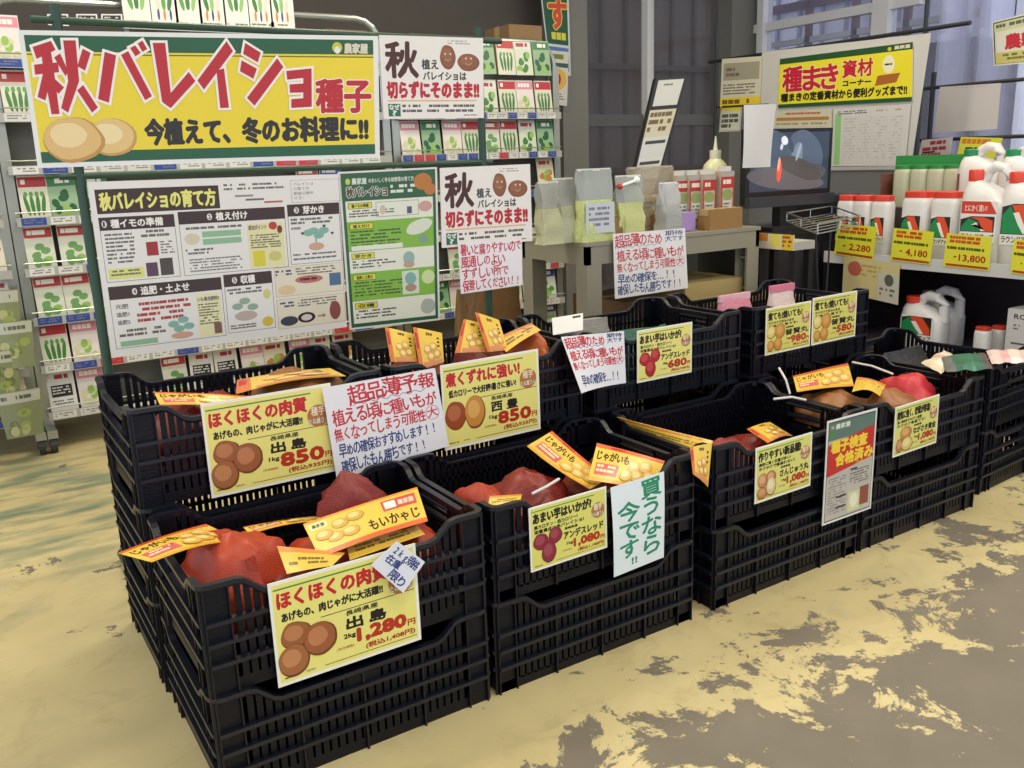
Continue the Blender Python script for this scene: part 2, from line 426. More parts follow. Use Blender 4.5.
def rim_mb():
    b = MB(); hx, hy, r = CL/2-.006, CD/2-.006, .02; P = []
    def arc(cx_, cy_, a0):
        for k in range(4): a = math.radians(a0+30*k); P.append((cx_+r*math.cos(a), cy_+r*math.sin(a), math.cos(a), math.sin(a)))
    def seg(x0, y0, x1, y1, nx, ny, n):
        for k in range(1, n): t = k/n; P.append((x0+(x1-x0)*t, y0+(y1-y0)*t, nx, ny))
    arc(hx-r, hy-r, 0); seg(hx-r, hy, -hx+r, hy, 0, 1, 36); arc(-hx+r, hy-r, 90); seg(-hx, hy-r, -hx, -hy+r, -1, 0, 26)
    arc(-hx+r, -hy+r, 180); seg(-hx+r, -hy, hx-r, -hy, 0, -1, 36); arc(hx-r, -hy+r, 270); seg(hx, -hy+r, hx, hy-r, 1, 0, 26)
    rings = []
    for x, y, nx, ny in P:
        z = long_z(x) if abs(ny) > .9 else (short_z(y) if abs(nx) > .9 else CH)
        q = [(-.008, 0), (.006, 0), (.006, -.009), (.002, -.014), (-.008, -.014)]
        rings.append([Vector((x+nx*o, y+ny*o, z+dz)) for o, dz in q])
    rings.append(rings[0]); b.loft(rings, black_lit, False); return b
def make_crate():
    t = thing('mesh_crate', '', 'crate')
    b = MB(); b.box(-CL/2+.02, -CD/2+.02, .004, CL/2-.02, CD/2-.02, .010, black)
    for i in range(11): x = -.25+i*.05; b.box(x-.002, -CD/2+.02, 0, x+.002, CD/2-.02, .014, black)
    for j in range(7): y = -.165+j*.055; b.box(-CL/2+.02, y-.002, 0, CL/2-.02, y+.002, .014, black)
    b.build('base', t)
    o = side_me.build('side_panel', t); o.location = (0, -CD/2+.014, 0)
    b = MB(); b.box(-.032, -.0055, .148, .032, -.003, .176, black); pl = b.build('label_plate', o)
    p = o.copy(); COL.objects.link(p); p.location = (0, CD/2-.014, 0); p.rotation_euler = (0, 0, math.pi); q = pl.copy(); COL.objects.link(q); q.parent = p
    o = end_me.build('end_panel', t); o.location = (-CL/2+.014, 0, 0); o.rotation_euler = (0, 0, -math.pi/2)
    b = MB(); b.tube([(-.066, -.004, .178), (.066, -.004, .178)], .006, black2, 6); gr = b.build('handle_grip', o)
    p = o.copy(); COL.objects.link(p); p.location = (CL/2-.014, 0, 0); p.rotation_euler = (0, 0, math.pi/2); q = gr.copy(); COL.objects.link(q); q.parent = p
    rim_mb().build('rim', t); return t
crate0 = make_crate(); _first = [True]
def crate(x, y, z, rz, label, group):
    c = crate0 if _first[0] else dup(crate0); _first[0] = False
    c.location = (x, y, z); c.rotation_euler = (0, 0, rz); c['label'] = label; c['group'] = group; return c
FX = [.580, 1.180, 1.826, 2.420]; RX = [.575, 1.182, 1.806, 2.442]; FY, RY = 1.71, 2.16
fl = ['with the 1,280 yen label', 'with the green handwritten note',
      'left of the inspection notice', 'right of the inspection notice']
rl = ['at the left end', 'holding upright yellow packets',
      'with the 680 yen label', 'with the 980 and 580 labels']
for i, x in enumerate(FX):
    for k in range(2):
        crate(x, FY, k*CH, (0, .006, -.006, .004)[i]*(k*2-1), 'black mesh crate of the front row '+fl[i] if k else 'bottom black crate on the floor, under the crate '+fl[i], 'black mesh crates of the front row')
for i, x in enumerate(RX):
    for k in range(3):
        crate(x, RY, k*CH, 0, ('bottom black crate of the rear stack under the crate ', 'middle black crate of the rear stack under the crate ', 'topmost black mesh crate of the rear row ')[k]+rl[i], 'black mesh crates of the rear row')
for k in range(2):
    crate(3.0, 1.855, k*CH, math.radians(94), ('bottom black crate of the turned stack at the right end', 'black mesh crate turned sideways at the right end with green and pink bags')[k], 'black mesh crates of the front row')
ZT, ZR = 2*CH, 3*CH

# ---------------------------------------------------------------- price labels on the crates
def quad(x, z, w, h, y, rot=0):
    r = math.radians(rot); c, s_ = math.cos(r), math.sin(r)
    f = lambda a, b_: Vector((x+a*c-b_*s_, y, z+a*s_+b_*c))
    return f(0, 0), f(w, 0), f(w, -h), f(0, -h)
YB_, GR, RED, BRN, INK = '#e8df7c', '#4f8a3a', '#c3242b', '#a8321c', '#1e1b18'
def badge(s, u, v, r):
    s.oval(u, v, r, r*s.W/s.H*1.05, '#b5703a'); s.text('種芋', u-r*.62, v-r*.9*s.W/s.H, u+r*.62, v-.05*r, '#efe2c0', .0003)
    s.text('たね屋さん', u-r*.9, v+r*.2*s.W/s.H, u+r*.9, v+r*.75*s.W/s.H, '#efe2c0', .0003, (INK, .0008))
def label(q, title, tcol, subs, spuds, name, wt, price, tax, lab, hand=None, small=False, fill=YB_, namew=(.50, .74)):
    s = Sheet(*q, t=.002, rough=.32, base='#ecebdc')
    s.rect(.02, .03, .98, .97, fill)
    s.rect(.03, .07, .84, .085, GR)
    k = s.W/.297
    s.text(title, .05, .11, .80, .27, tcol, .0018*k)
    if len(subs) == 1: s.text(subs[0], .07, .315, .76, .40, INK, .0009*k)
    else:
        s.text(subs[0], .06, .30, .62, .36, INK, .0006*k); s.text(subs[1], .06, .375, .70, .435, INK, .0006*k)
    s.rect(.33, .455, .97, .462, INK) if not small else None
    badge(s, .885, .34, .085)
    for a in spuds: s.spud(*a)
    if small: s.text('長崎県産', .45, .46, .62, .50, INK, .0003); s.text(name, .44, .525, .95, .65, INK, .0012*k)
    else:
        s.text('長崎県産', namew[0], .475, namew[0]+.22, .525, INK, .0003)
        s.text(name[0], namew[0], .55, namew[0]+.11, .66, INK, .0013*k); s.text(name[1], namew[0]+.16, .55, namew[0]+.27, .66, INK, .0013*k)
    s.text(wt, .475, .70, .555, .755, INK, .0006*k)
    s.text('(本体価格)', .42, .81, .54, .84, BRN)
    s.text(price, .57, .685, .90, .82, '#b3301c', .0026*k); s.text('円', .915, .755, .965, .815, '#b3301c', .0006)
    s.text(tax, .62, .85, .96, .91, BRN, .0006*k)
    s.rect(.33, .93, .97, .936, INK)
    s.rows(.05, .925, .16, .95, 1, INK); s.rows(.20, .92, .28, .945, 1, '#8a8a80')
    return s.build('price_label', lab, 'price label', 'yellow price labels')
sp3 = [(.155, .555, .108, .135, 1, '#9a5c34', '#b87a4c', '#6e3a1e'), (.125, .79, .108, .155, 3, '#a0643a', '#bd8252', '#74401f'), (.315, .655, .115, .165, 5, '#9a5a34', '#bb7a50', '#6e381c')]
T1, S1 = 'ほくほくの肉質', ['あげもの、肉じゃがに大活躍!!']
label(quad(.409, .4178, .297, .21, 1.494), T1, RED, S1, sp3, '出島', '2kg', '1,280', '(税込1,408円)', 'yellow label priced 1,280 with red title and three potatoes on the front left crate')
label(quad(.431, .655, .297, .216, 1.943), T1, RED, S1, sp3, '出島', '1kg', '850', '(税込935円)', 'yellow 850 yen label for 出島 on the rear left crate')
label(quad(1.018, .652, .297, .224, 1.943, .3), '煮くずれに強い!', RED, ['低カロリーで大好評!暑さに強い!'],
      [(.13, .62, .11, .17, 2, '#9a4a28', '#b56a40'), (.33, .62, .105, .20, 4, '#c98a3a', '#dca858')], '西豊', '1kg', '850', '(税込935円)', 'yellow 850 yen label for 西豊 with one dark and one light potato')
beet = [(.14, .57, .10, .13, 2, '#8a2a38', '#9e4450', '#6a1a28'), (.33, .53, .09, .13, 6, '#8a2a38', '#9e4450', '#6a1a28'), (.24, .76, .095, .17, 9, '#8a2a38', '#9e4450', '#6a1a28')]
AS = ['高カロテン・低カロリー!', '栄養満点の赤バレイショ!']
label(quad(.9755, .4239, .21, .1485, 1.494, .54), 'あまい芋はいかが?', INK, AS, beet, 'アンデスレッド', '1kg', '1,080', '(税込1,188円)', 'yellow-green label priced 1,080 with three red potatoes beside the green note', small=True, fill='#dbd66c')
label(quad(1.66, .657, .215, .155, 1.943), 'あまい芋はいかが?', INK, AS, [(a[0], a[1], a[2], a[3], a[4], '#b3262c', '#c44a4a', '#8a1a20') for a in beet], 'アンデスレッド', '500g', '680', '(税込748円)', 'yellow label priced 680 with three bright red potatoes', small=True)
sj = [(.13, .62, .09, .13, 3, '#c58a5a', '#d9a878'), (.13, .84, .10, .11, 5, '#b97a4a', '#cf9868'), (.28, .60, .09, .12, 7, '#b97a4a', '#d9a878'), (.28, .76, .09, .17, 8, '#d8c088', '#e8dcae')]
label(quad(1.668, .4159, .2138, .151, 1.494, .6), '作りやすい新品種!', INK, ['病気に強く収量が多い!', 'ホクホクで煮崩れない!'], sj, 'さんじゅう丸', '1kg', '1,080', '(税込1,188円)', 'pale yellow label priced 1,080 for さんじゅう丸 on the third front crate', small=True, fill='#d8d472')
label(quad(2.239, .4215, .2113, .152, 1.494, 1), '病気に強く、貯蔵が容易!', INK, ['濃い黄肉色でカロテン豊富!', 'ホクホク食感です!'], [(.27, .58, .13, .13, 3, '#c58a4a', '#d9a868'), (.14, .80, .09, .14, 5, '#b97a4a', '#cf9868'), (.30, .80, .13, .14, 8, '#d8c070', '#e8d890')], 'ながさき黄金', '1kg', '1,080', '(税込1,188円)', 'yellow-green label priced 1,080 for ながさき黄金 on the fourth front crate', small=True, fill='#d8d472')
fg = [(.12, .53, .10, .14, 3, '#d9c268', '#e5d48a'), (.32, .53, .11, .17, 5, '#c48a3a', '#d3a055'), (.12, .82, .08, .12, 7, '#c48a3a', '#d3a055'), (.28, .80, .09, .14, 8, '#c48a3a', '#d3a055')]
label(quad(2.195, .659, .215, .153, 1.943, .6), '煮ても!焼いても!', INK, ['ホクホクで甘みのある', '食味が人気です!'], fg, '普賢丸', '1kg', '980', '(税込1,078円)', 'yellow label priced 980 for 普賢丸, left of the pair on the rear right crate', small=True, fill='#d3cf68')
label(quad(2.418, .668, .228, .160, 1.943, .6), '煮ても!焼いても!', INK, ['ホクホクで甘みのある', '食味が人気です!'], fg, '普賢丸', '500g', '580', '(税込638円)', 'yellow label priced 580 for 普賢丸, right of the pair on the rear right crate', small=True, fill='#d3cf68')
# inspection notice
s = Sheet(*quad(1.9353, .4379, .212, .2998, 1.489), t=.002, rough=.3, base='#dddcd2'); s.rect(.03, .02, .97, .98, '#2f3330'); s.rect(.04, .03, .96, .97, '#b9b4a6')
s.rect(.04, .03, .96, .20, '#5c7568'); s.rect(.08, .06, .14, .09, '#9fb38a'); s.text('農家屋', .17, .05, .46, .10, '#d8e0c8', .0006); s.rect(.06, .12, .14, .17, '#4f8a3a')
s.poly([(.04, .24), (.96, .155), (.96, .46), (.04, .545)], '#c22a28')
s.text('種子検査', .10, .21, .82, .325, '#f0cf3a', .0022); s.text('合格済み', .20, .345, .95, .46, '#f0cf3a', .0022); s.rows(.62, .475, .94, .49, 1, '#f0cf3a')
s.rows(.08, .57, .46, .93, 14, '#8d8880', .5, 2); s.rows(.52, .55, .92, .70, 6, '#6c6860', .5, 3); s.rect(.52, .53, .66, .545, INK); s.rect(.25, .76, .46, .775, INK); s.rect(.25, .86, .46, .875, INK)
s.rect(.50, .76, .74, .95, '#cfcf9a'); s.rect(.74, .74, .92, .92, '#8a4a3a'); s.oval(.62, .85, .08, .07, '#e5e2c8')
s.build('inspection_notice', 'tall framed notice with yellow writing on a red band hanging on the front crates', 'notice')
def pq(c, y=None, **k): return [at(px, py, y=y) if y is not None else at(px, py, **k) for px, py in c]
# handwritten notes
W_ = '#e9e8e6'; RP, BP = '#c8323a', '#2a3a7a'
bend = lambda a: (lambda u, v: a*math.sin(math.pi*u)*(.4+.6*v))
def note1(q, lab, upto=5, bendf=None, grp='handwritten paper notes', hd='超品薄予報'):
    s = Sheet(*q, bend=bendf, t=.0006, base=W_, rough=.6)
    if hd == '超品薄予報': s.hand(hd, .22, .03, .98, .24, RP, .0011, 1)
    else: s.hand(hd, .03, .03, .68, .22, RP, .0010, 1); s.hand('期待', .72, .02, .97, .11, BP, .0005, 9); s.hand('大です', .72, .11, .97, .2, BP, .0005, 8)
    pts = [(.24+i*.05, .255-(i % 2)*.035) for i in range(14)] if hd == '超品薄予報' else [(.06+i*.05, .235-(i % 2)*.03) for i in range(13)]
    s.line(pts, .0013, '#6a4a58' if hd == '超品薄予報' else BP)
    s.hand('植える頃に種いもが', .05, .27, .97, .45, RP, .0010, 3); s.hand('無くなってしまう可能性', .04, .46, .85, .62, RP, .0009, 4)
    s.hand('大', .865, .47, .955, .60, RP, .0006, 3); cu, cv = .91, .535
    s.line([(cu+.058*math.cos(k*.35), cv+.085*math.sin(k*.35)) for k in range(19)], .0012, RP)
    if upto == 5: s.hand('早めの確保おすすめします!!', .06, .64, .93, .79, BP, .0008, 6); s.hand('確保したもん勝ちです!!', .06, .81, .82, .97, BP, .0008, 7)
    elif upto == 4: s.hand('早めの確保を…!!', .12, .72, .90, .92, BP, .0009, 6)
    else: s.hand('早めの確保を…!!', .05, .64, .86, .80, BP, .0010, 6); s.hand('確保したもん勝ちです!!', .04, .80, .93, .97, BP, .0009, 7)
    return s.build('handwritten_note', lab, 'note', grp)
note1(pq([(322, 388), (435, 368), (449, 446), (337, 480)], y=1.932), 'white paper with red and blue handwriting between the two 850 yen labels')
note1(pq([(561, 337), (624, 331), (626, 383), (571, 390)], y=1.938), 'curled white note with faded red handwriting on the rear crate, left of the 680 label', 4, lambda u, v: .012*(1-u)**2*4*v*(1), hd='超品薄のため')
note1(pq([(613, 234), (685, 228), (688, 288), (615, 299)], y=2.68), 'white note in red and blue marker hanging from the beige work table', 6, hd='超品薄のため')
s = Sheet(*quad(1.193, .4226, .1566, .2214, 1.488, 1.94), bend=lambda u, v: .004*math.sin(3*v+u), t=.0006, base='#dfe8e6', rough=.6)
G_ = '#1f8a62'
s.hand('買うなら', .56, .03, .93, .90, G_, .0019, 3, vert=True); s.hand('今です', .12, .22, .50, .84, G_, .0019, 5, vert=True); s.text('!!', .36, .86, .46, .93, G_, .001)
s.build('handwritten_note', 'white paper with large green brush writing on the second front crate', 'note', 'handwritten paper notes')
s = Sheet(*pq([(397, 541), (425, 562), (402, 592), (371, 565)], y=1.480), bend=lambda u, v: .006*u*v, t=.0006, base='#dcdee0', rough=.6)
s.hand('2kg規格', .10, .08, .92, .36, BP, .0007, 3); s.hand('在庫', .12, .38, .55, .68, BP, .0008, 4); s.hand('限り', .45, .66, .92, .94, BP, .0008, 5)
s.build('handwritten_note', 'small tilted note in blue pen taped over the 1,280 label corner', 'note', 'handwritten paper notes')

# ---------------------------------------------------------------- sign stand behind the crates
gm = M('#2f4a3a', .45, .2)
t = thing('sign_stand', 'dark green pipe stand carrying the potato banners behind the crates', 'stand', (0, 0, 0))
for x in (.337, 1.517):
    b = MB(); b.tube([(x, 2.525, .03), (x, 2.525, 1.545)], .012, gm, 12); b.build('post', t)
    b = MB(); b.tube([(x, 2.40, .02), (x, 2.80, .02)], .014, gm, 10); b.build('foot', t)
for z, x0, x1 in ((1.508, .28, 1.60), (1.143, .29, 1.55), (.40, .337, 1.517)):
    b = MB(); b.tube([(x0, 2.525, z), (x1, 2.525, z)], .009, gm, 10); b.build('crossbar', t)
YS = 2.505
# yellow banner
s = Sheet(*pq([(18, 30), (378, 36), (380, 158), (38, 168)], y=YS), t=.004, rough=.3, base='#e6e6de')
s.rect(.014, .035, .986, .965, '#ead22e'); s.rect(.014, .035, .986, .155, '#1f5a38'); s.rect(.014, .17, .986, .18, '#6a6a20'); s.rect(.014, .885, .986, .965, '#1f5a38')
s.spud(.225, .79, .072, .14, 3, '#e0bf7a', '#ecd8a0', '#c79a58'); s.spud(.115, .80, .09, .165, 6, '#dcb672', '#ebd298', '#bf9048')
RB = '#b8222a'; WO = '#f0ece0'
# angular lettering 秋バレイショ cut as stroke shapes: (zoom factor, x offset, strokes)
strokes = [(4, 0, [[(130, 188), (203, 164), (222, 200), (146, 236)], [(165, 215), (203, 205), (212, 260), (238, 456), (206, 457), (172, 270)], [(136, 259), (232, 250), (236, 289), (140, 299)],
   [(172, 292), (206, 300), (181, 402), (150, 388)], [(207, 305), (256, 350), (234, 376), (206, 345)], [(216, 230), (240, 214), (272, 285), (262, 306)],
   [(252, 162), (302, 162), (316, 325), (272, 451), (244, 432), (272, 325)], [(330, 195), (362, 212), (340, 283), (309, 265)], [(332, 340), (391, 430), (368, 451), (308, 362)],
   [(418, 208), (464, 222), (435, 411), (392, 396)], [(483, 220), (512, 205), (607, 385), (580, 401)], [(520, 192), (540, 182), (562, 212), (541, 226)], [(550, 174), (569, 163), (588, 196), (569, 208)],
   [(610, 172), (660, 172), (682, 372), (754, 288), (781, 325), (682, 433), (648, 408)], [(905, 165), (931, 205), (815, 359), (789, 322)], [(865, 282), (895, 274), (915, 431), (880, 432)]]),
  (3.413, 0, [[(836, 147), (889, 180), (879, 213), (829, 184)], [(824, 206), (876, 235), (864, 269), (818, 243)], [(945, 199), (966, 229), (868, 361), (842, 334)]]),
  (4, 256, [[(120, 284), (221, 274), (222, 427), (140, 432), (140, 397), (188, 393), (188, 370), (135, 371), (133, 338), (188, 334), (188, 312), (124, 319)]])]
def grow(P, d):
    n = len(P); ar = sum(P[k][0]*P[(k+1) % n][1]-P[(k+1) % n][0]*P[k][1] for k in range(n)); sg = 1 if ar > 0 else -1; out = []
    for k in range(n):
        a, c, e = Vector(P[k-1]), Vector(P[k]), Vector(P[(k+1) % n]); t1 = (c-a).normalized(); t2 = (e-c).normalized()
        n1 = Vector((t1.y, -t1.x))*sg; n2 = Vector((t2.y, -t2.x))*sg; m = (n1+n2).normalized(); out.append(c+m*d/max(.45, m.dot(n1)))
    return out
for dd, colr, lf in ((.0062, WO, .0016), (0, RB, .0022)):
    kk = 0
    for zf, ox, sts in strokes:
        for st in sts:
            P = [at(ox+px/zf, py/zf, y=YS) for px, py in st]; P = [(p.x, p.z) for p in P]
            if dd: P = grow(P, dd)
            kk += 1; s.mb.face([(p[0], YS-lf-kk*.000012, p[1]) for p in P], M(colr, s.rough))
s.text('種子', .822, .36, .975, .62, RB, .0035, (WO, .006))
s.text('今植えて、冬のお料理に!!', .325, .66, .965, .85, '#26221e', .0035)
s.oval(.885, .10, .014, .045, '#c8c23a'); s.oval(.885, .12, .008, .03, '#e6e6de'); s.text('農家屋', .905, .065, .97, .145, '#d8d2b8', .0012, ('#3a3a20', .0022))
s.build('potato_banner', 'large yellow banner with big red 秋バレイショ lettering and two potatoes', 'banner')
# small 秋 signs
def aki(q, lab):
    s = Sheet(*q, t=.003, base='#e7e2d8', rough=.4); DB = '#4a201a'
    s.text('秋', .05, .08, .36, .50, DB, .0035); s.text('植え', .40, .28, .56, .40, '#3a3634', .001); s.text('バレイショは', .41, .43, .83, .53, '#3a3634', .001)
    s.spud(.655, .25, .075, .15, 2, '#8a5636', '#96623e', '#7a4a2c'); s.spud(.855, .31, .105, .11, 4, '#8a5636', '#96623e', '#7a4a2c')
    for cu, cv in ((.655, .25), (.855, .30)):
        s.oval(cu-.025, cv-.04, .008, .012, '#e8d8c8'); s.oval(cu+.025, cv-.04, .008, .012, '#e8d8c8'); s.line([(cu-.03, cv+.02), (cu, cv+.045), (cu+.03, cv+.02)], .001, '#e8c8b8')
    s.text('切らずにそのまま!!', .05, .555, .95, .75, '#b81f2a', .0028); s.rect(.05, .775, .93, .79, '#dba878')
    s.rect(.05, .82, .17, .97, '#1f6a48'); s.text('なぜ', .06, .83, .16, .89, '#e8e8e0', .0006); s.text('?', .09, .90, .13, .96, '#e8e8e0', .0006)
    s.rows(.19, .83, .93, .95, 2, '#5a5650', .5, 4); s.rows(.80, .955, .94, .98, 1, INK); s.rows(.66, .04, .88, .10, 2, '#a8a49c', .5)
    return s.build('planting_sign', lab, 'sign', 'white 秋 signs')
aki(pq([(379, 35), (483, 38), (484, 118), (384, 119)], y=YS), 'white sign with brown 秋 and red writing, the upper one right of the yellow banner')
aki(pq([(440, 168), (530, 164), (532.5, 241), (442, 248)], y=YS), 'white sign with brown 秋 and red writing, the lower one right of the green poster')
s = Sheet(*pq([(458, 243), (522, 238), (523, 285), (461, 294)], y=YS-.01), bend=lambda u, v: .003*math.sin(4*u), t=.0006, base='#ece6e6', rough=.6)
for i, (tx, a, c_) in enumerate((('暑いと腐りやすいので', .03, 1.0), ('風通しのよい', .03, .72), ('すずしい所で', .03, .78), ('保管してください!!', .04, .97))):
    s.hand(tx, a, .03+i*.24, min(.99, c_), .27+i*.235, '#c42a3a', .0009, 10+i)
s.build('handwritten_note', 'white note with red handwriting under the lower 秋 sign', 'note', 'handwritten paper notes')
# growing guide poster
s = Sheet(*pq([(87, 182), (338, 174), (347, 327), (112, 358)], y=YS), t=.004, rough=.3, base='#e2dfd6')
s.ua = (-.008, 1.052); DBR = '#3b241c'; GY = '#68645c'
s.rect(.03, .045, .50, .185, DBR); s.text('秋バレイショの育て方', .045, .065, .485, .165, '#e3df72', .0018)
s.rows(.52, .04, .76, .09, 2, GY, .5, 1); 
for a, c_, z_ in ((.56, .11, '#8a867c'), (.60, .135, '#6a665c'), (.67, .155, '#b0643a')): s.rect(a, c_, a+.07, c_+.012, z_)
s.frame(.775, .03, .965, .175, '#9a968c', .001); s.text('バレイショ', .785, .045, .86, .065, GY); s.text('の育て方', .785, .075, .845, .095, GY); s.text('動画公開中', .785, .105, .86, .125, GY); s.text('です!', .785, .135, .82, .155, GY)
def pbox(u0, v0, u1, v1, num, ttl, tw):
    s.frame(u0, v0, u1, v1, '#5a544c', .0012); s.rect(u0, v0, u1, v0+.075, DBR); m_ = (u0+u1)/2
    s.oval(m_-tw/2-.025, v0+.038, .010, .020, '#e2dfd6'); s.text(num, m_-tw/2-.030, v0+.025, m_-tw/2-.020 if num != '1' else m_-tw/2-.023, v0+.051, DBR, .0003)
    s.text(ttl, m_-tw/2, v0+.014, m_+tw/2, v0+.062, '#eae6da', .0008)
pbox(.03, .205, .32, .575, '1', '種イモの準備', .20); pbox(.335, .195, .745, .575, '2', '植え付け', .12); pbox(.755, .185, .955, .565, '3', '芽かき', .08)
pbox(.03, .60, .475, .955, '4', '追肥・土よせ', .19); pbox(.485, .59, .675, .945, '5', '収穫', .055)
s.rows(.045, .30, .16, .48, 8, GY, .5, 2); s.rows(.185, .29, .31, .34, 2, GY, .6, 3); s.rect(.20, .36, .245, .44, '#9a2a24'); s.rows(.255, .36, .31, .44, 5, GY, .5, 4)
s.rect(.04, .50, .18, .56, '#d8d878'); s.rows(.05, .51, .17, .55, 2, GY, .5, 5); s.rect(.19, .48, .235, .56, '#5a3a50'); s.rect(.245, .46, .295, .56, '#4a4038')
s.rows(.35, .29, .58, .31, 1, GY, .7, 6); s.rect(.42, .32, .57, .355, '#8ab48c'); s.rect(.42, .365, .57, .40, '#8ab48c'); s.oval(.38, .36, .03, .035, '#cfc8a8'); s.rows(.35, .42, .46, .46, 2, GY, .6, 7)
s.rows(.36, .48, .57, .565, 5, '#7a766c', .5, 8); s.rect(.595, .29, .735, .565, '#dfd9a0'); s.text('成功ポイント', .60, .30, .67, .33, GY, .0004); s.oval(.695, .31, .016, .025, '#b8342c'); s.oval(.72, .335, .010, .025, '#7a2a24')
s.rows(.605, .36, .725, .45, 6, GY, .5, 9); s.rect(.61, .46, .655, .555, '#d6c82e'); s.oval(.695, .50, .025, .03, '#c8c070')
s.rows(.765, .275, .93, .32, 2, GY, .6, 10); s.rows(.765, .33, .81, .36, 1, '#8a867c', .5, 3)
for cu, cv in ((.83, .37), (.87, .39), (.85, .36), (.89, .36)): s.oval(cu, cv, .02, .022, '#7fae9c')
s.rect(.855, .40, .861, .45, '#7fae9c'); s.oval(.858, .46, .03, .025, '#c9a084'); s.rows(.765, .50, .94, .555, 2, GY, .4, 12)
for cu, cv in ((.80, .365), (.885, .325), (.915, .375)): s.poly([(cu, cv), (cu+.015, cv), (cu+.007, cv+.02)], INK)
for i, tx in enumerate(('元肥', '追肥1', '追肥2')): s.text(tx, .05, .705+i*.045, .10, .73+i*.045, GY, .0004)
s.rows(.13, .705, .36, .83, 4, '#a83a34', .55, 13); s.rows(.05, .85, .24, .90, 2, GY, .6, 14); s.rect(.05, .915, .20, .945, '#8ab48c')
for cu, cv in ((.27, .85), (.31, .83), (.33, .87), (.29, .88)): s.oval(cu, cv, .022, .02, '#7fae9c')
s.oval(.30, .92, .045, .02, '#c9a084'); s.rect(.37, .69, .465, .945, '#e2dcaa'); s.text('いも専用肥料!!', .375, .71, .46, .735, GY, .0004); s.rows(.375, .75, .455, .88, 8, GY, .5, 15); s.rect(.43, .87, .46, .935, '#7a5a50')
s.rows(.495, .68, .64, .72, 2, GY, .6, 16)
for cu, cv in ((.53, .79), (.56, .76), (.59, .80)): s.oval(cu, cv, .022, .02, '#8fa890')
s.oval(.56, .85, .045, .03, '#b8a898'); s.oval(.65, .73, .015, .03, '#d0c878'); s.rows(.495, .90, .60, .93, 2, GY, .6, 17); s.oval(.645, .90, .022, .03, '#d0b83a')
for v0, lb in ((.575, 1), (.775, 2)):
    s.rect(.685, v0, .955, v0+.185, '#dfd6bc'); s.frame(.685, v0, .955, v0+.185, '#b89a5a', .001); s.rows(.77, v0+.015, .93, v0+.065, 3, GY, .5, lb); s.rows(.69, v0+.02, .76, v0+.06, 2, '#4a4a7a', .6, lb+3)
s.oval(.82, .665, .055, .025, '#b86a5a'); s.rows(.785, .655, .855, .675, 1, '#5a1a14', .8); s.rect(.90, .64, .945, .72, '#4a6a8a'); s.oval(.73, .72, .035, .03, '#d8c090')
s.oval(.73, .915, .035, .03, '#39424e'); s.oval(.80, .905, .035, .033, '#3a2418'); s.oval(.80, .905, .022, .02, '#cfc8c0'); s.poly([(.845, .90), (.865, .90), (.865, .89), (.878, .905), (.865, .92), (.865, .91), (.845, .91)], '#9a7a4a'); s.oval(.915, .88, .022, .06, '#8a4a44')
s.build('growing_guide_poster', 'white poster with brown headings and five numbered boxes on growing potatoes', 'poster')
# green poster
s = Sheet(*pq([(338, 172), (437, 167), (440, 320), (350, 330)], y=YS), t=.004, rough=.3, base='#dcdccf')
s.rect(.02, .012, .98, .988, '#2c5a3c'); s.rect(.05, .19, .95, .965, '#dfe0cc')
s.text('農家屋', .13, .045, .28, .085, '#d8ddc8', .0006); s.oval(.09, .065, .025, .02, '#b8c84a'); s.text('のおいしく作る秋野菜の育て方', .30, .05, .76, .08, '#d8ddc8', .0003)
s.text('秋バレイショ', .07, .10, .48, .165, '#5a4030', .0012, ('#d8ddc8', .0028)); s.rows(.52, .10, .80, .165, 2, '#d8ddc8', .6); s.oval(.85, .09, .09, .055, '#b5742c', 0, 3); s.oval(.92, .14, .06, .04, '#b5742c', 0, 4)
for v0, v1, g_, ttl in ((.19, .32, 0, '種イモの準備'), (.32, .51, 1, '植え付け'), (.51, .645, 0, '芽かき'), (.645, .825, 1, '追肥と土寄せ'), (.825, .965, 0, '収穫')):
    if g_: s.rect(.05, v0, .95, v1, '#7fb238')
    s.rect(.075, v0+.012, .32, v0+.05, '#3a3a20'); s.rect(.08, v0+.015, .315, v0+.047, '#d8d23a'); s.text(ttl, .11, v0+.02, .285, v0+.042, '#3a3a20', .0004)
    s.rows(.08, v0+.06, .62 if g_ else .55, v1-.02, 5 if g_ else 3, '#3f5a28' if g_ else '#4c4c44', .5, int(v0*50))
s.frame(.36, .205, .80, .30, '#4c4c44', .001); s.oval(.43, .255, .03, .03, '#cfb8a8'); s.rect(.68, .245, .73, .29, '#5a5070'); s.oval(.87, .25, .07, .035, '#c99a90')
s.oval(.80, .38, .14, .045, '#d6d8c4', -.3, 2); s.oval(.84, .46, .05, .03, '#7f9a84'); s.rect(.08, .475, .62, .505, '#dfe0cc'); s.oval(.68, .58, .06, .045, '#8fb0a0', 0, 3); s.oval(.68, .62, .06, .02, '#b89a80')
s.rect(.60, .66, .78, .81, '#cdd8c0'); s.oval(.69, .71, .06, .04, '#7fa8a0'); s.oval(.69, .77, .06, .025, '#a88a70'); s.oval(.88, .71, .07, .045, '#c9d69a'); s.oval(.87, .90, .08, .05, '#a8b0a0', 0, 5)
s.build('green_poster', 'green framed planting poster with lime bands right of the white guide poster', 'poster')
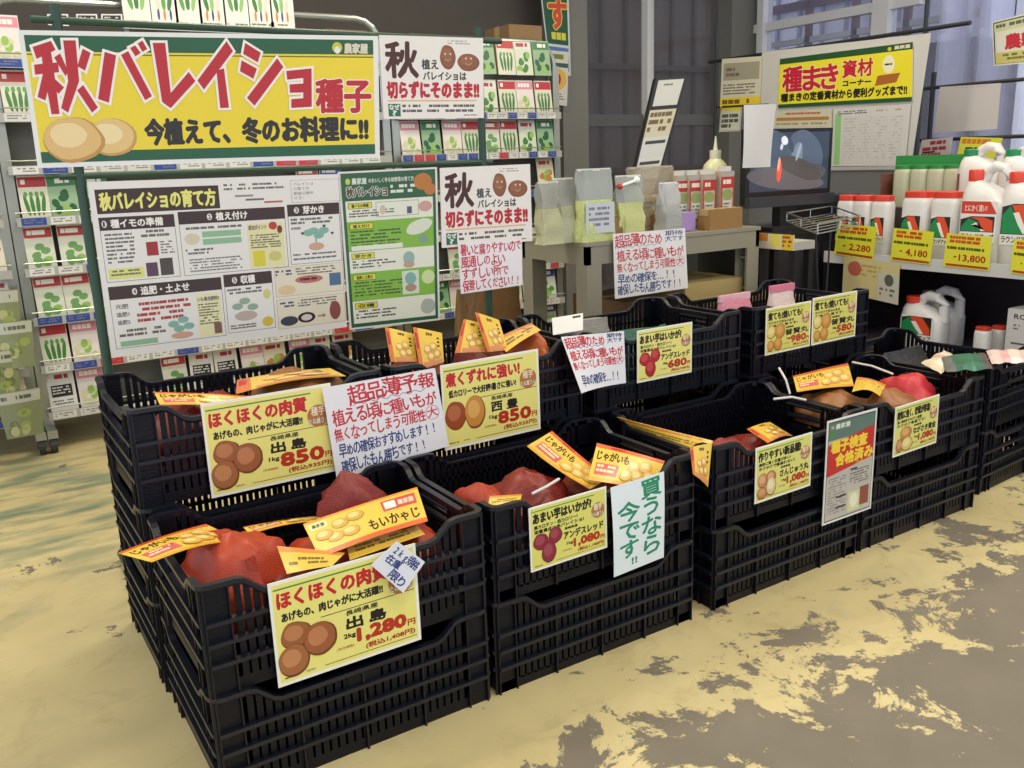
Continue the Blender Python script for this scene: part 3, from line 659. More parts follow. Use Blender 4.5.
# ---------------------------------------------------------------- potato bags in the crates
def adopt(o, parent):
    o.data.transform(Matrix.Translation(-Vector(parent.location))); o.parent = parent; return o
def net_mat(h, scale=330, cover=.5):
    m = bpy.data.materials.new('woven_net'); m.use_nodes = True; nt = m.node_tree; N = nt.nodes; b_ = N['Principled BSDF']
    b_.inputs['Base Color'].default_value = lin(h); b_.inputs['Roughness'].default_value = .45
    g = N.new('ShaderNodeTexCoord'); mp = N.new('ShaderNodeMapping'); mp.inputs['Rotation'].default_value = (.6, .7, .8); nt.links.new(g.outputs['Object'], mp.inputs[0])
    w = []
    for d in ('X', 'Y'):
        t = N.new('ShaderNodeTexWave'); t.bands_direction = d; t.inputs['Scale'].default_value = scale/6.28*2; t.inputs['Distortion'].default_value = .3; nt.links.new(mp.outputs[0], t.inputs[0]); w.append(t.outputs['Fac'])
    mx = N.new('ShaderNodeMath'); mx.operation = 'MAXIMUM'; nt.links.new(w[0], mx.inputs[0]); nt.links.new(w[1], mx.inputs[1])
    r = N.new('ShaderNodeMapRange'); r.inputs[1].default_value = cover-.2; r.inputs[2].default_value = cover+.1; r.inputs[3].default_value = .66; r.inputs[4].default_value = 1.0; nt.links.new(mx.outputs[0], r.inputs[0]); nt.links.new(r.outputs[0], b_.inputs['Alpha'])
    return m
NET = net_mat('#b03a1c'); NETD = net_mat('#84251b'); NETB = net_mat('#96602f'); NETG = net_mat('#2f7a5a')
PO = [M('#b5794a', .6, bump=.3, bscale=90), M('#c48c58', .6, bump=.3, bscale=90), M('#8e3a34', .55, bump=.3, bscale=90)]
def header(q, bend=None, style=0, seed=0, parent=None):
    s = Sheet(*q, bend=bend, t=.0008, base='#e9c048', rough=.28, back='#e6e2d6', nu=8)
    if style == 0:   # wide card, text on the left
        s.rect(.0, .0, 1, .10, '#d9622e'); s.rect(.0, .90, 1, 1, '#e0a22e'); s.rect(.22, .025, .42, .075, '#c02a22')
        s.text('じゃがいも', .05, .16, .52, .42, '#2a2016', .0008); s.rect(.06, .50, .40, .82, '#d0605e'); s.rows(.08, .54, .38, .78, 2, '#f0d8a0', .6, seed)
        for cu, cv, k in ((.62, .42, 1), (.78, .36, 2), (.70, .68, 3), (.88, .62, 4), (.54, .72, 5)): s.spud(cu, cv, .10, .17, k, '#dcae4a', '#eed28a', '#b8862e')
    elif style == 1:   # upright card
        s.rect(0, 0, .14, 1, '#d9742e'); s.rect(.02, .12, .10, .5, '#c02a22'); s.text('農家屋', .40, .08, .62, .16, '#5a4a20', .0003)
        for cu, cv, k in ((.40, .55, 1), (.62, .48, 2), (.50, .75, 3), (.74, .70, 4)): s.spud(cu, cv, .15, .13, k, '#d3a048', '#ecd088', '#b07c2c')
        s.rect(.78, .18, .86, .24, '#2a2016'); s.rect(.78, .30, .86, .36, '#2a2016'); s.rect(.78, .42, .86, .48, '#2a2016'); s.rect(.18, .86, .95, .98, '#d98a5a')
    elif style == 2:   # seen upside down, red brand box on the right
        s.rect(0, .88, 1, 1, '#d9622e'); s.rect(0, 0, 1, .05, '#d98a2e'); s.rect(.66, .12, .96, .42, '#c9504e'); s.rect(.68, .17, .78, .37, '#ece6d8'); s.text('農家屋', .80, .20, .94, .34, '#f0e0c0', .0004)
        s.text('もいかゃじ', .50, .52, .95, .82, '#2a2016', .0008); s.rect(.03, .10, .18, .26, '#efe6b0'); s.text('農家屋', .05, .13, .16, .23, '#2a4a2a', .0003)
        for cu, cv, k in ((.28, .32, 1), (.42, .26, 2), (.20, .62, 3), (.34, .62, 4), (.12, .48, 5)): s.spud(cu, cv, .08, .14, k, '#c9a03e', '#e2c878', '#a8802a')
    elif style == 3:
        s.rect(0, 0, 1, .2, '#dd8a3a'); s.rows(.1, .4, .9, .8, 2, '#7a6a30', .6, seed)
    o = s.mb.build('header_card')
    return adopt(o, parent) if parent else o
def potbag(label, x, y, z, r, net, seed, cards=(), pot=0, npot=7, grp='potato bags in the crates', rot=0, amp=.22, ties=()):
    t = thing('potato_bag', label, 'bag', (x, y, z), 0, grp); rnd = random.Random(seed)
    b = MB(); b.ell((0, 0, r[2]), r, net, seed, amp, 28, 18, Matrix.Rotation(rot, 3, 'Z'))
    b.v = [(p[0], p[1], max(p[2], .001)) for p in b.v]; b.build('net', t, True)
    for k in range(npot):
        a = rnd.random()*6.28; q = rnd.random()**.5*.62
        px_, py_ = r[0]*q*math.cos(a), r[1]*q*math.sin(a); pz = r[2]*(.5+.95*rnd.random()*(1-q*.5))
        b = MB(); b.ell((px_, py_, pz), (.032+.008*rnd.random(), .026, .024), PO[pot if pot == 2 else rnd.randrange(2)], seed+k, .25, 12, 8, Matrix.Rotation(a, 3, 'Z')); b.build('potato', t, True)
    for q in ties:
        bb = MB(); bb.tube([p-Vector((x, y, z)) for p in q], .0035, M('#d8d4cc', .4), 6); bb.build('tie_string', t)
    for q, bend, st in cards: header(q, bend, st, seed, t)
    return t
def P4(*a): return [at(px, py, y=y) for px, py, y in a]
bz1, bz2, bzR = CH+.012, CH+.012, 2*CH+.012
arc = lambda a: (lambda u, v: a*math.sin(math.pi*u)*math.sin(math.pi*v*.5+.4))
# front crate 1
potbag('red net bag at the left of the front left crate, yellow card poking out', .405, 1.70, bz1, (.105, .13, .105), NET, 3,
       [(P4((118, 553, 1.60), (206, 524, 1.80), (242, 541, 1.72), (152, 562, 1.57)), arc(.012), 0)])
potbag('red net bag with a large yellow card facing up in the front left crate', .60, 1.67, bz1, (.12, .12, .082), NET, 5,
       [(P4((303, 524, 1.66), (417, 487, 1.72), (428, 521, 1.60), (320, 558, 1.54)), arc(.006), 2)])
potbag('red net bag with potatoes showing at the right of the front left crate', .75, 1.70, bz1, (.095, .14, .086), NET, 8,
       [(P4((345, 540, 1.62), (412, 521, 1.66), (425, 534, 1.58), (350, 560, 1.54)), None, 3)], npot=9)
potbag('red net bag lying behind the others in the front left crate', .70, 1.81, bz1, (.09, .05, .112), NETD, 11,
       [(P4((243, 527, 1.80), (330, 515, 1.84), (334, 521, 1.78), (250, 534, 1.76)), arc(.01), 0)])
potbag('red net bag with a narrow yellow corner card against the front left label', .52, 1.585, bz1, (.09, .055, .085), NETD, 14,
       [(P4((277, 546, 1.56), (345, 553, 1.55), (332, 566, 1.52), (287, 574, 1.52)), arc(.004), 3)])
# front crate 2
potbag('dark red net bag with a slanted yellow card in the second front crate', 1.09, 1.68, bz2, (.10, .11, .093), NETD, 21,
       [(P4((552, 431, 1.78), (609, 478, 1.60), (590, 489, 1.56), (527, 446, 1.70)), arc(-.006), 0)], ties=[P4((532, 494, 1.58), (546, 487, 1.58), (559, 479, 1.60))])
potbag('red net bag with an upright yellow card at the right of the second front crate', 1.30, 1.65, bz2, (.10, .12, .085), NETD, 22,
       [(P4((597, 443, 1.66), (665, 461, 1.58), (650, 492, 1.53), (588, 480, 1.56)), arc(.004), 0)])
potbag('small knotted red net bag at the left of the second front crate', .96, 1.66, bz2, (.06, .09, .098), NET, 23,
       [(P4((490, 496, 1.58), (522, 494, 1.60), (520, 502, 1.56), (488, 506, 1.56)), None, 3)], pot=1)
potbag('potato bag folded over the gap, its orange card lying on the crate rims', 1.42, 1.76, bz2, (.04, .10, .075), NETB, 24,
       [(P4((617, 417, 1.87), (713, 441, 1.56), (708, 452, 1.55), (632, 430, 1.84)), arc(.004), 3), (P4((690, 447, 1.51), (712, 443, 1.50), (708, 487, 1.485), (693, 474, 1.485)), arc(.004), 1)], npot=4)
# front crate 3
potbag('dark net bag of red potatoes low in the third front crate', 1.68, 1.62, bz2, (.13, .075, .08), NETD, 31, [], pot=2, npot=9)
potbag('yellow-carded potato bag lying in the third front crate', 1.90, 1.68, bz2, (.11, .11, .062), NETD, 32,
       [(P4((747, 429, 1.68), (770, 422, 1.74), (793, 436, 1.64), (768, 443, 1.58)), arc(.01), 1)])
# front crate 4
potbag('brown net bag with an upright orange card in the fourth front crate', 2.27, 1.72, bz2, (.13, .13, .092), NETB, 41,
       [(P4((793, 376, 1.84), (848, 363, 1.88), (854, 386, 1.76), (797, 392, 1.72)), arc(.004), 0)], rot=.3, ties=[P4((779, 368, 1.80), (786, 380, 1.76), (790, 394, 1.74)), P4((852, 362, 1.84), (872, 366, 1.80), (893, 374, 1.72)), P4((774, 399, 1.66), (792, 397, 1.66), (806, 400, 1.64))])
potbag('crumpled brown net bag spilling over the front of the fourth front crate', 2.38, 1.61, bz2, (.12, .08, .098), NETB, 42,
       [(P4((857, 377, 1.74), (886, 385, 1.66), (880, 396, 1.58), (852, 392, 1.62)), arc(.015), 3)])
potbag('bright red net bag at the right of the fourth front crate', 2.555, 1.67, bz2, (.08, .10, .102), net_mat('#c8303a'), 43, [], pot=2)
# rear crate 1
potbag('potato bag with a long yellow card along the rear left crate', .47, 2.08, bzR, (.13, .10, .095), NETD, 51,
       [(P4((154, 392, 2.08), (250, 396, 1.975), (250, 407, 1.97), (160, 405, 1.99)), arc(.004), 0)], pot=2)
potbag('brown potato bag with folded yellow top in the rear left crate', .69, 2.10, bzR, (.12, .12, .105), NETB, 52,
       [(P4((237, 380, 2.10), (330, 368, 2.12), (346, 376, 2.02), (236, 394, 2.0)), arc(.012), 1)])
# rear crate 2
for i, (q, lb) in enumerate([([(385, 327), (414, 334), (417, 362), (391, 362)], 'leftmost of the upright ones'), ([(413, 327), (442, 333), (444, 362), (420, 370)], 'second of the upright ones from the left'),
                       ([(464, 319), (480, 323), (489, 352), (455, 353)], 'third of the upright ones, leaning right'), ([(475, 312), (499, 320), (508, 350), (488, 352)], 'tallest of the upright ones')]):
    yy = 2.12-.02*i
    potbag('potato bag with standing yellow card, '+lb, (1.0, 1.075, 1.20, 1.27)[i], 2.10, bzR, (.045, .12, .090), NETD, 60+i,
           [([at(px, py, y=yy-(0 if k < 2 else .04)) for k, (px, py) in enumerate(q)], arc(.004), 1)], npot=4)
potbag('orange net bag folded like a tent right of the upright yellow cards', 1.385, 2.10, bzR, (.055, .11, .108), net_mat('#c2622e'), 66,
       [(P4((497, 338, 2.10), (531, 323, 2.14), (541, 330, 2.02), (506, 352, 2.0)), arc(.004), 3)])
# rear crate 3: grey sacks and a green bag
def sack(label, x, y, z, w, d, h, col, seed, grp=None, topcol=None, printed=None, name='folded_sack'):
    t = thing(name, label, 'bag', (x, y, z), 0, grp); b = MB(); rings = []; m = M(col, .35, bump=.4, bscale=14)
    for j in range(9):
        k = j/8; hw = w/2*(1-.10*k*k); hd = d/2*max(.05, 1-k**1.5); ring = []
        for i in range(28):
            a = 2*math.pi*i/28; cx_ = abs(math.cos(a))**.5*math.copysign(1, math.cos(a)); sy = abs(math.sin(a))**.5*math.copysign(1, math.sin(a))
            n_ = noise.noise(Vector((math.cos(a)*1.3, math.sin(a)*1.3, k*3+seed)))*.012
            ring.append(Vector((cx_*(hw+n_), sy*(hd+n_*.6), k*h+n_*k)))
        rings.append(ring)
    b.loft(rings, m); b.build('pouch', t, True)
    if topcol:
        b = MB(); b.box(-w*.46, -.006, h*.97, w*.46, .006, h*1.08, M(topcol, .35)); b.build('seal', t)
    if printed: printed(t, w, d, h)
    return t
sack('grey folded paper sack standing in the rear crate left of the 680 label', 1.66, 2.20, bzR, .22, .14, .20, '#8a867c', 3, 'sacks in the rear crates')
sack('green and clear bag sunk in the crate behind the 680 label', 1.80, 2.10, bzR, .24, .16, .17, '#3f6a58', 5, 'sacks in the rear crates')
s = Sheet(*P4((552, 318, 2.18), (583, 313, 2.20), (583, 330, 2.12), (553, 335, 2.10)), t=.001, base='#dcdcda', rough=.5); s.rect(.66, .1, .92, .22, INK)
s.build('paper_slip', 'blank white slip with a black mark left of the curled note', 'paper')
b = MB(); q = P4((625, 333, 1.99), (652, 350, 1.95), (652, 356, 1.95), (638, 343, 1.97))
# pink packs
sack('pink topped pack at the left end of the rear right crate', 2.30, 2.18, bzR, .16, .14, .20, '#d98a98', 7, 'pink packs', '#e8b8c0')
sack('pink and white pack standing upright behind the 980 label', 2.47, 2.12, bzR, .13, .12, .22, '#e0c8c0', 8, 'pink packs', '#dc7f95')
def pillow(name, label, cat, q, th, cols, grp, seed=0):
    nu, nv = 14, 8; C4 = [Vector(p) for p in q]; b = MB(); top = []; bot = []
    for j_ in range(nv+1):
        r1, r2 = [], []
        for i_ in range(nu+1):
            u, v = i_/nu, j_/nv; p = C4[0].lerp(C4[1], u).lerp(C4[3].lerp(C4[2], u), v); e = (16*u*(1-u)*v*(1-v))**.5
            w = .35*th*noise.noise(Vector((u*4+seed, v*3, seed)))
            r1.append(p+Vector((0, 0, th*e*.5+w))); r2.append(p+Vector((0, 0, -th*e*.5+w-.0008)))
        top.append(r1); bot.append(r2)
    for j_ in range(nv):
        for i_ in range(nu):
            m = M(cols[int(i_/nu*len(cols))], .35)
            b.face([top[j_][i_], top[j_+1][i_], top[j_+1][i_+1], top[j_][i_+1]], m); b.face([bot[j_][i_], bot[j_][i_+1], bot[j_+1][i_+1], bot[j_+1][i_]], m)
    c = sum(C4, Vector())/4; b.v = [tuple(Vector(p)-c) for p in b.v]; return tag(b.build(name, None, True, c), label, cat, grp)
def Z4(z, *a): return [at(px, py, z=z) for px, py in a]
pillow('plastic_bag', 'green plastic bag with grey edges draped over the rim of the turned crate', 'bag', Z4(.462, (938, 357), (985, 353), (993, 369), (947, 372)), .025, ['#6a6a68', '#2f6650', '#2a6f52', '#2f6650', '#5a4a4a'], 'packs lying on the turned crate', 2)
pillow('striped_pack', 'cream and pink striped pack lying left of the green bag', 'pack', Z4(.455, (921, 363), (944, 350), (957, 357), (941, 374)), .02, ['#dccdb4', '#e4ddc8', '#d8b8a8', '#e4ddc8', '#dccdb4'], 'packs lying on the turned crate', 4)
pillow('striped_pack', 'pale pink pack lying at the right edge behind the green bag', 'pack', Z4(.458, (986, 351), (1026, 349), (1030, 362), (992, 364)), .02, ['#e4c8c4', '#dfb0b0', '#e8d8cc', '#e0c0b8'], 'packs lying on the turned crate', 6)
sack('brown kraft sack filling the turned crate under the packs', 2.95, 1.72, bz2, .28, .26, .17, '#4a3c30', 9, 'bags in the turned crate')
sack('dark grey sack at the back of the turned crate', 3.02, 2.00, bz2, .26, .20, .17, '#3a3a3c', 10, 'bags in the turned crate')
# ---------------------------------------------------------------- beige work table
TX0, TX1, TY0, TY1, TZ = 2.06, 2.99, 2.70, 3.14, .835
tm = M('#8f8b78', .6, bump=.15, bscale=80)
t = thing('work_table', 'beige moulded plastic work table carrying pouches and seed boxes', 'table', (TX0, TY0, 0))
W, D = TX1-TX0, TY1-TY0
b = MB(); b.box(-.004, -.004, TZ-.015, W+.004, D+.004, TZ, tm); b.build('table_top', t)
b = MB()
for q in ((0, 0, W, .02), (0, D-.02, W, D), (0, 0, .02, D), (W-.02, 0, W, D)): b.box(q[0], q[1], TZ-.085, q[2], q[3], TZ-.015, tm)
b.build('apron', t)
for lx in (0, W-.07):
    for ly in (0, D-.07):
        zt = TZ-.085; b = MB(); b.box(lx, ly, 0, lx+.07, ly+.012, zt, tm); b.box(lx if lx == 0 else lx+.058, ly+.012, 0, lx+.012 if lx == 0 else lx+.07, ly+.058, zt, tm)
        b.box(lx, ly+.058, 0, lx+.07, ly+.07, zt, tm)
        for z in (.12, .27, .42, .57, .70): b.box(lx+.013, ly+.013, z, lx+.057, ly+.057, z+.008, tm)
        b.build('leg', t)
b = MB(); b.box(.01, .01, .20, W-.01, D-.01, .22, tm); b.build('lower_shelf', t)
def carton(label, x0, y0, z0, w, d, h, col='#9c7b50', grp=None, rz=0, top='#8a6a42', pr=None):
    t = thing('cardboard_box', label, 'box', (x0+w/2, y0+d/2, z0), rz, grp); m = M(col, .75, bump=.1)
    b = MB(); b.box(-w/2, -d/2, 0, w/2, d/2, h, m); b.build('box_body', t)
    b = MB(); b.box(-w/2, -.025, h, w/2, .025, h+.001, M('#b79a68', .3)); b.box(-w/2-.001, -.025, h*.7, -w/2, .025, h, M('#b79a68', .3)); b.build('packing_tape', t)
    return t
carton('kraft cardboard box on the lower shelf of the beige table, left side', TX0+.22, TY0+.05, .22, .30, .34, .36, '#6f5536')
carton('pale cardboard box on the lower shelf of the beige table, right side', TX0+.54, TY0+.04, .22, .34, .36, .40, '#b09a64')
carton('pale brown cardboard box on the floor behind the rear right crate', 2.55, 2.43, 0, .42, .24, .57, '#8a784e')
sack('crumpled brown kraft paper bag on the floor left of the beige table', 1.98, 3.30, 0, .34, .22, .62, '#7a5c38', 12, name='paper_bag')
# goods on the table
def pouch(label, px, py, y, w, h, c1, c2, seed, deco=None, hdr='#d8d8cc', grp='pouches on the beige table'):
    p = at(px, py, y=y); t = thing('powder_pouch', label, 'pouch', (p.x, y, TZ), 0, grp); rows_ = 12; rings = []
    for j in range(rows_+1):
        k = j/rows_; hw = w/2*(1-.06*math.sin(k*3)); hd = .035*max(.06, (1-k**2.2)); ring = []
        for i in range(24):
            a = 2*math.pi*i/24; n_ = noise.noise(Vector((math.cos(a)*2, math.sin(a)*2, k*4+seed*3)))*.016
            ring.append(Vector((abs(math.cos(a))**.4*math.copysign(hw+n_, math.cos(a)), abs(math.sin(a))**.6*math.copysign(hd+n_, math.sin(a)), k*h)))
        rings.append(ring)
    b = MB(); b.loft(rings[:8], M(c1, .25, bump=.6, bscale=26)); b.build('contents', t, True); b = MB(); b.loft(rings[7:], M(c2, .15, alpha=.6, bump=.6, bscale=22)); b.build('clear_top', t, True)
    b = MB(); b.box(-w*.46, -.003, h*.985, w*.46, .003, h*1.02, M(hdr, .3)); b.build('zip_seal', t)
    if deco:
        s = Sheet(Vector((-w*.4, -.038, h*.55)), Vector((w*.4, -.038, h*.55)), Vector((w*.4, -.038, h*.12)), Vector((-w*.4, -.038, h*.12)), t=.0006, base=deco, rough=.4)
        s.rows(.1, .15, .9, .85, 4, '#7a8088', .5, seed); s.mb.build('printed_panel', t)
    return t
tr = carton('low brown display carton at the left end of the beige table', 2.085, 2.72, TZ, .20, .17, .085, '#8a6a42')
pouch('clear pouch of pale chips in the left display carton', 548, 200, 2.79, .10, .225, '#c4c49c', '#b8bbaf', 1)
pouch('clear pouch of pale chips beside it, right of the pair in the display carton', 563, 200, 2.80, .10, .235, '#bfc0a0', '#b4b8ae', 2)
pouch('large clear pouch of yellow-green powder at the middle of the beige table', 594, 200, 2.745, .17, .265, '#cdd68e', '#c0c8c0', 3, '#c9ccd0')
pouch('smaller yellow pouch with a white clip at the top', 628, 200, 2.745, .135, .235, '#ccd08a', '#b9c0b8', 4)
pouch('wide beige paper pouch with small red print behind the yellow pouch', 650, 190, 2.88, .26, .262, '#a8987c', '#b0a48c', 5, '#a8987c', '#b8ac94')
pouch('crinkled clear bag beside the wide beige pouch', 668, 205, 2.76, .10, .20, '#a8aaa4', '#d8dada', 6, None, '#e8e8e8')
t = thing('bag_clip', 'white toggle bag clip fixed across the small yellow pouch', 'clip', at(624, 186, y=2.745)); b = MB()
b.tube([(-.03, -.01, 0), (.05, -.01, .018)], .006, M('#e8ece8', .3), 8); b.ell((-.03, -.01, 0), (.013,)*3, M('#c23a30', .3)); b.ell((.055, -.01, .02), (.014,)*3, M('#f0f4e8', .3)); b.build('toggle', t, True)
p = at(684, 222, y=2.75)
t = thing('seed_carton', 'small brown and purple carton at the front of the beige table', 'box', (p.x-.03, 2.80, TZ), .15); b = MB(); b.box(-.06, -.05, 0, .06, .05, .075, M('#8a6236', .6)); b.build('box_body', t)
b = MB(); b.box(.015, -.052, .003, .10, .048, .078, M('#a58ac0', .5)); b.build('sleeve', t)
for i, (px, lb) in enumerate(((680, 'leftmost'), (693, 'second from the left'), (706, 'second from the right'), (724, 'rightmost, tallest'))):
    p = at(px, 195, y=2.86-.015*i); w, h = .078, .225+.01*(i == 3)
    t = thing('fertiliser_packet', 'red striped packet with white label, %s of four on the beige table' % lb, 'packet', (p.x, p.y, TZ), 0, 'red striped packets')
    s = Sheet(Vector((-w/2, -.02, h)), Vector((w/2, -.02, h)), Vector((w/2, -.02, 0)), Vector((-w/2, -.02, 0)), t=.036, base='#b8a890', rough=.35)
    s.rect(.0, .0, 1, .10, '#a8a498'); s.rect(0, .10, 1, .30, '#b0302a'); s.rows(.15, .15, .85, .26, 1, '#e8d8c0', .7, i); s.oval(.5, .42, .4, .10, '#8a9a5a', 0, i); s.rect(.0, .3, .10, 1, '#a8382e'); s.rect(.9, .3, 1, 1, '#a8382e')
    s.rect(.18, .52, .82, .92, '#c8c8c0'); s.rows(.22, .56, .78, .88, 5, '#5a6a5a', .5, i); s.mb.build('packet_body', t)
    b = MB(); b.box(-w*.46, -.004, h, w*.46, .004, h+.02, M('#c9c6ba', .3)); b.build('crimped_top', t)
carton('low brown display carton in front of the red striped packets', 2.71, 2.715, TZ, .19, .07, .085, '#93703f')
p = at(715, 170, y=3.02)
t = thing('spray_bottle', 'white bottle with a tall nozzle standing behind the red striped packets', 'bottle', (p.x, 3.02, TZ)); wm = M('#dcdcc0', .35)
b = MB(); b.lathe([(.001, 0), (.055, 0), (.058, .02), (.058, .235), (.050, .262), (.026, .285), (.001, .285)], M('#d8d6a8', .35), 24); b.build('bottle_body', t, True)
b = MB(); b.lathe([(.001, .28), (.025, .28), (.025, .325), (.001, .325)], wm, 16); b.build('cap', t, True)
b = MB(); b.lathe([(.010, .325), (.003, .385), (.001, .385)], wm, 10); b.build('nozzle', t, True)
gpz = M('#1b1b1e', .4)
# brochure rack leaning at the back of the table
q = P4((656, 78, 3.10), (688, 76, 3.10), (651, 205, 3.02), (626, 208, 3.02))
s = Sheet(*q, t=.02, base='#1b1b1e', rough=.4); s.rect(.10, .02, .90, .22, '#c8c6bc'); s.rows(.3, .05, .6, .08, 1, '#6a6a60')
s.rect(.05, .25, .93, .46, '#c8bfa0'); s.rows(.1, .27, .9, .44, 3, '#6a5a3a', .6, 3); s.rect(.05, .46, .93, .62, '#c9c9c2'); s.rect(.15, .49, .85, .515, '#3a3a38'); s.rect(.05, .62, .93, .76, '#cfcfc8'); s.rect(.12, .65, .85, .675, '#3a3a38'); s.rect(.05, .76, .93, .98, '#d2d2cc'); s.rect(.1, .79, .85, .815, '#3a3a38')
br = s.build('brochure_rack', 'tall black leaning rack of price sheets behind the table pouches', 'rack')
for k in (2, 3):
    e = s.c[k]-br.location; b = MB(); b.tube([e, (e.x, e.y+.02, TZ-br.location.z)], .006, gpz, 6); b.build('foot', br)
# ---------------------------------------------------------------- television corner
dk = M('#17171c', .5)
t = thing('side_shelf', 'narrow white edged shelf with yellow tags in front of the television', 'shelf', (3.05, 2.56, 0))
b = MB(); b.box(0, 0, .735, .13, .22, .77, M('#b9b6aa', .5)); b.build('shelf_board', t)
for x, y in ((.005, .0), (.095, .0), (.005, .19), (.095, .19)):
    b = MB(); b.box(x, y, 0, x+.03, y+.03, .735, dk); b.build('leg', t)
s = Sheet(Vector((-.003, .22, .80)), Vector((-.003, 0, .80)), Vector((-.003, 0, .735)), Vector((-.003, .22, .735)), t=.002, base='#d8d4c4', rough=.4)
s.rect(.05, .0, .35, .5, '#d98a2e'); s.rect(.42, .0, .66, .9, '#e2d860'); s.rect(.70, .0, .98, 1, '#e0c03a'); s.rows(.72, .1, .96, .9, 3, '#a8401c', .6, 3); s.mb.build('tag_strip', t)
t = thing('television_stand', 'dark cabinet carrying the television and the black printer', 'cabinet', (3.08, 2.82, 0))
b = MB(); b.box(0, 0, .0, .92, .42, .77, M('#1c1b20', .5)); b.build('cabinet_body', t); b = MB(); b.box(-.01, -.01, .77, .93, .43, .79, M('#2a2a30', .4)); b.build('cabinet_top', t)
b = MB(); b.box(.02, -.006, .05, .45, 0, .72, M('#26242a', .5)); b.build('door', t); b = MB(); b.box(.47, -.006, .05, .90, 0, .72, M('#26242a', .5)); b.build('door', t)
t = thing('printer', 'low black printer with a pale paper tray right of the television', 'printer', (3.83, 3.02, .79))
b = MB(); b.box(-.15, -.14, 0, .15, .14, .11, M('#1a1a1e', .35)); b.box(-.12, -.10, .11, .12, .12, .135, M('#26262b', .3)); b.build('casing', t)
b = MB(); b.box(-.13, -.19, .03, .10, -.14, .045, M('#b8b8ba', .4)); b.build('paper_tray', t)
t = thing('television', 'small black television showing an orange fish, on a dark box', 'television', (3.36, 2.86, .79), math.radians(-4))
q = [at(749, 129, y=2.86), at(829, 124, y=2.86), at(827, 200, y=2.86), at(747, 206, y=2.86)]
w, h = (q[1]-q[0]).length, (q[3]-q[0]).length; zc = q[3].z-.79
t.location = ((q[2].x+q[3].x)/2, 2.86, .79)
b = MB(); b.box(-w/2, 0, zc, w/2, .035, zc+h, M('#121318', .25)); b.box(-w*.35, .03, zc+.05, w*.35, .09, zc+h*.8, M('#121318', .4)); casing = b.build('casing', t)
b = MB(); b.box(-w/2, -.03, zc-.012, w/2, .03, zc+.035, M('#33363c', .3)); b.build('speaker_bar', t)
b = MB(); b.box(-.05, .0, .02, .05, .05, zc+.02, dk); b.box(-.15, -.06, 0, .15, .12, .02, dk); b.build('foot', t)
s = Sheet(Vector((-w*.46, -.001, zc+h*.95)), Vector((w*.46, -.001, zc+h*.95)), Vector((w*.46, -.001, zc+h*.17)), Vector((-w*.46, -.001, zc+h*.17)), t=.001, base='#101218', rough=.15)
_M = M
def Me(h_, r_=.5, **k): return _M(h_, r_, emit=.55)
M = Me
s.rect(0, 0, 1, 1, '#303a48'); s.oval(.30, .40, .34, .42, '#3f4e5e', .3, 2); s.oval(.70, .35, .24, .34, '#4a5566', .6, 4); s.oval(.45, .80, .50, .18, '#5a5458', .1, 6); s.oval(.58, .42, .07, .25, '#6b7686', .25, 8); s.oval(.80, .7, .16, .14, '#4c4a52', 0, 3)
s.oval(.62, .62, .30, .16, '#4a4444', .3, 9); s.oval(.50, .22, .03, .14, '#3a4452', -.4, 5); s.oval(.42, .14, .045, .07, '#c8ccd2', .6, 2); s.oval(.385, .24, .018, .06, '#b8bcc8', .3); s.oval(.36, .66, .030, .19, '#d8503a', .05, 3); s.oval(.355, .54, .016, .12, '#e89a80', .1); s.oval(.60, .34, .02, .16, '#8a96a4', .35, 7)
M = _M
s.mb.build('screen', casing)
# wire basket
bp = [at(787, 213, z=.885), at(818, 224, z=.885), at(860, 216, z=.885), at(832, 206, z=.885)]
cc = sum(bp, Vector())/4; t = thing('wire_basket', 'empty chrome wire tray on thin black legs before the television', 'basket', (cc.x, cc.y, 0)); ch = M('#b8b8b8', .25, .9)
bq = [p-cc+Vector((0, 0, .885)) for p in bp]; lo = [p-Vector((0, 0, .035)) for p in bq]
b = MB(); b.tube(bq+[bq[0]], .0035, ch, 6)
for i in range(4):
    for k in (0, .5): p = bq[i].lerp(bq[(i+1) % 4], k); b.tube([p, p-Vector((0, 0, .035))], .0025, ch, 5)
b.build('top_ring', t)
b = MB(); b.tube(lo+[lo[0]], .003, ch, 6)
for k in range(1, 7): b.tube([lo[0].lerp(lo[1], k/7), lo[3].lerp(lo[2], k/7)], .002, ch, 5)
b.build('tray_grid', t)
for sx in (-1, 1):
    b = MB(); b.tube([(sx*.05, 0, .85), (sx*.025, -.01, .55), (sx*.02, -.01, .02)], .004, dk, 6); b.build('leg', t)
b = MB(); b.lathe([(.001, 0), (.07, 0), (.07, .015), (.001, .02)], dk, 20); b.build('foot', t)
# ---------------------------------------------------------------- herbicide shelf at the right
SX, SD, SY0, SY1, SZ = 3.52, .48, 1.30, 2.78, .672
t = thing('store_shelf', 'dark two-tier store shelf holding white weedkiller bottles', 'shelf', (SX, SY0, 0))
b = MB(); b.box(0, 0, SZ-.03, SD, SY1-SY0, SZ, M('#8f8f8c', .4, .4)); b.build('upper_shelf', t)
b = MB(); b.box(-.03, 0, .24, SD, SY1-SY0, .27, M('#4a4850', .5)); b.build('lower_shelf', t)
b = MB(); b.box(SD-.02, 0, 0, SD, SY1-SY0, SZ-.03, M('#2a2028', .6)); b.build('back_panel', t)
b = MB(); b.box(.02, SY1-SY0-.02, 0, SD, SY1-SY0, SZ-.03, M('#2a262c', .6)); b.build('end_panel', t)
b = MB(); b.box(.25, .0, SZ, SD, SY1-SY0, SZ+.20, M('#3a3034', .6)); b.build('riser', t)
b = MB(); b.box(.01, 0, .0, SD, SY1-SY0, .06, dk); b.build('plinth', t)
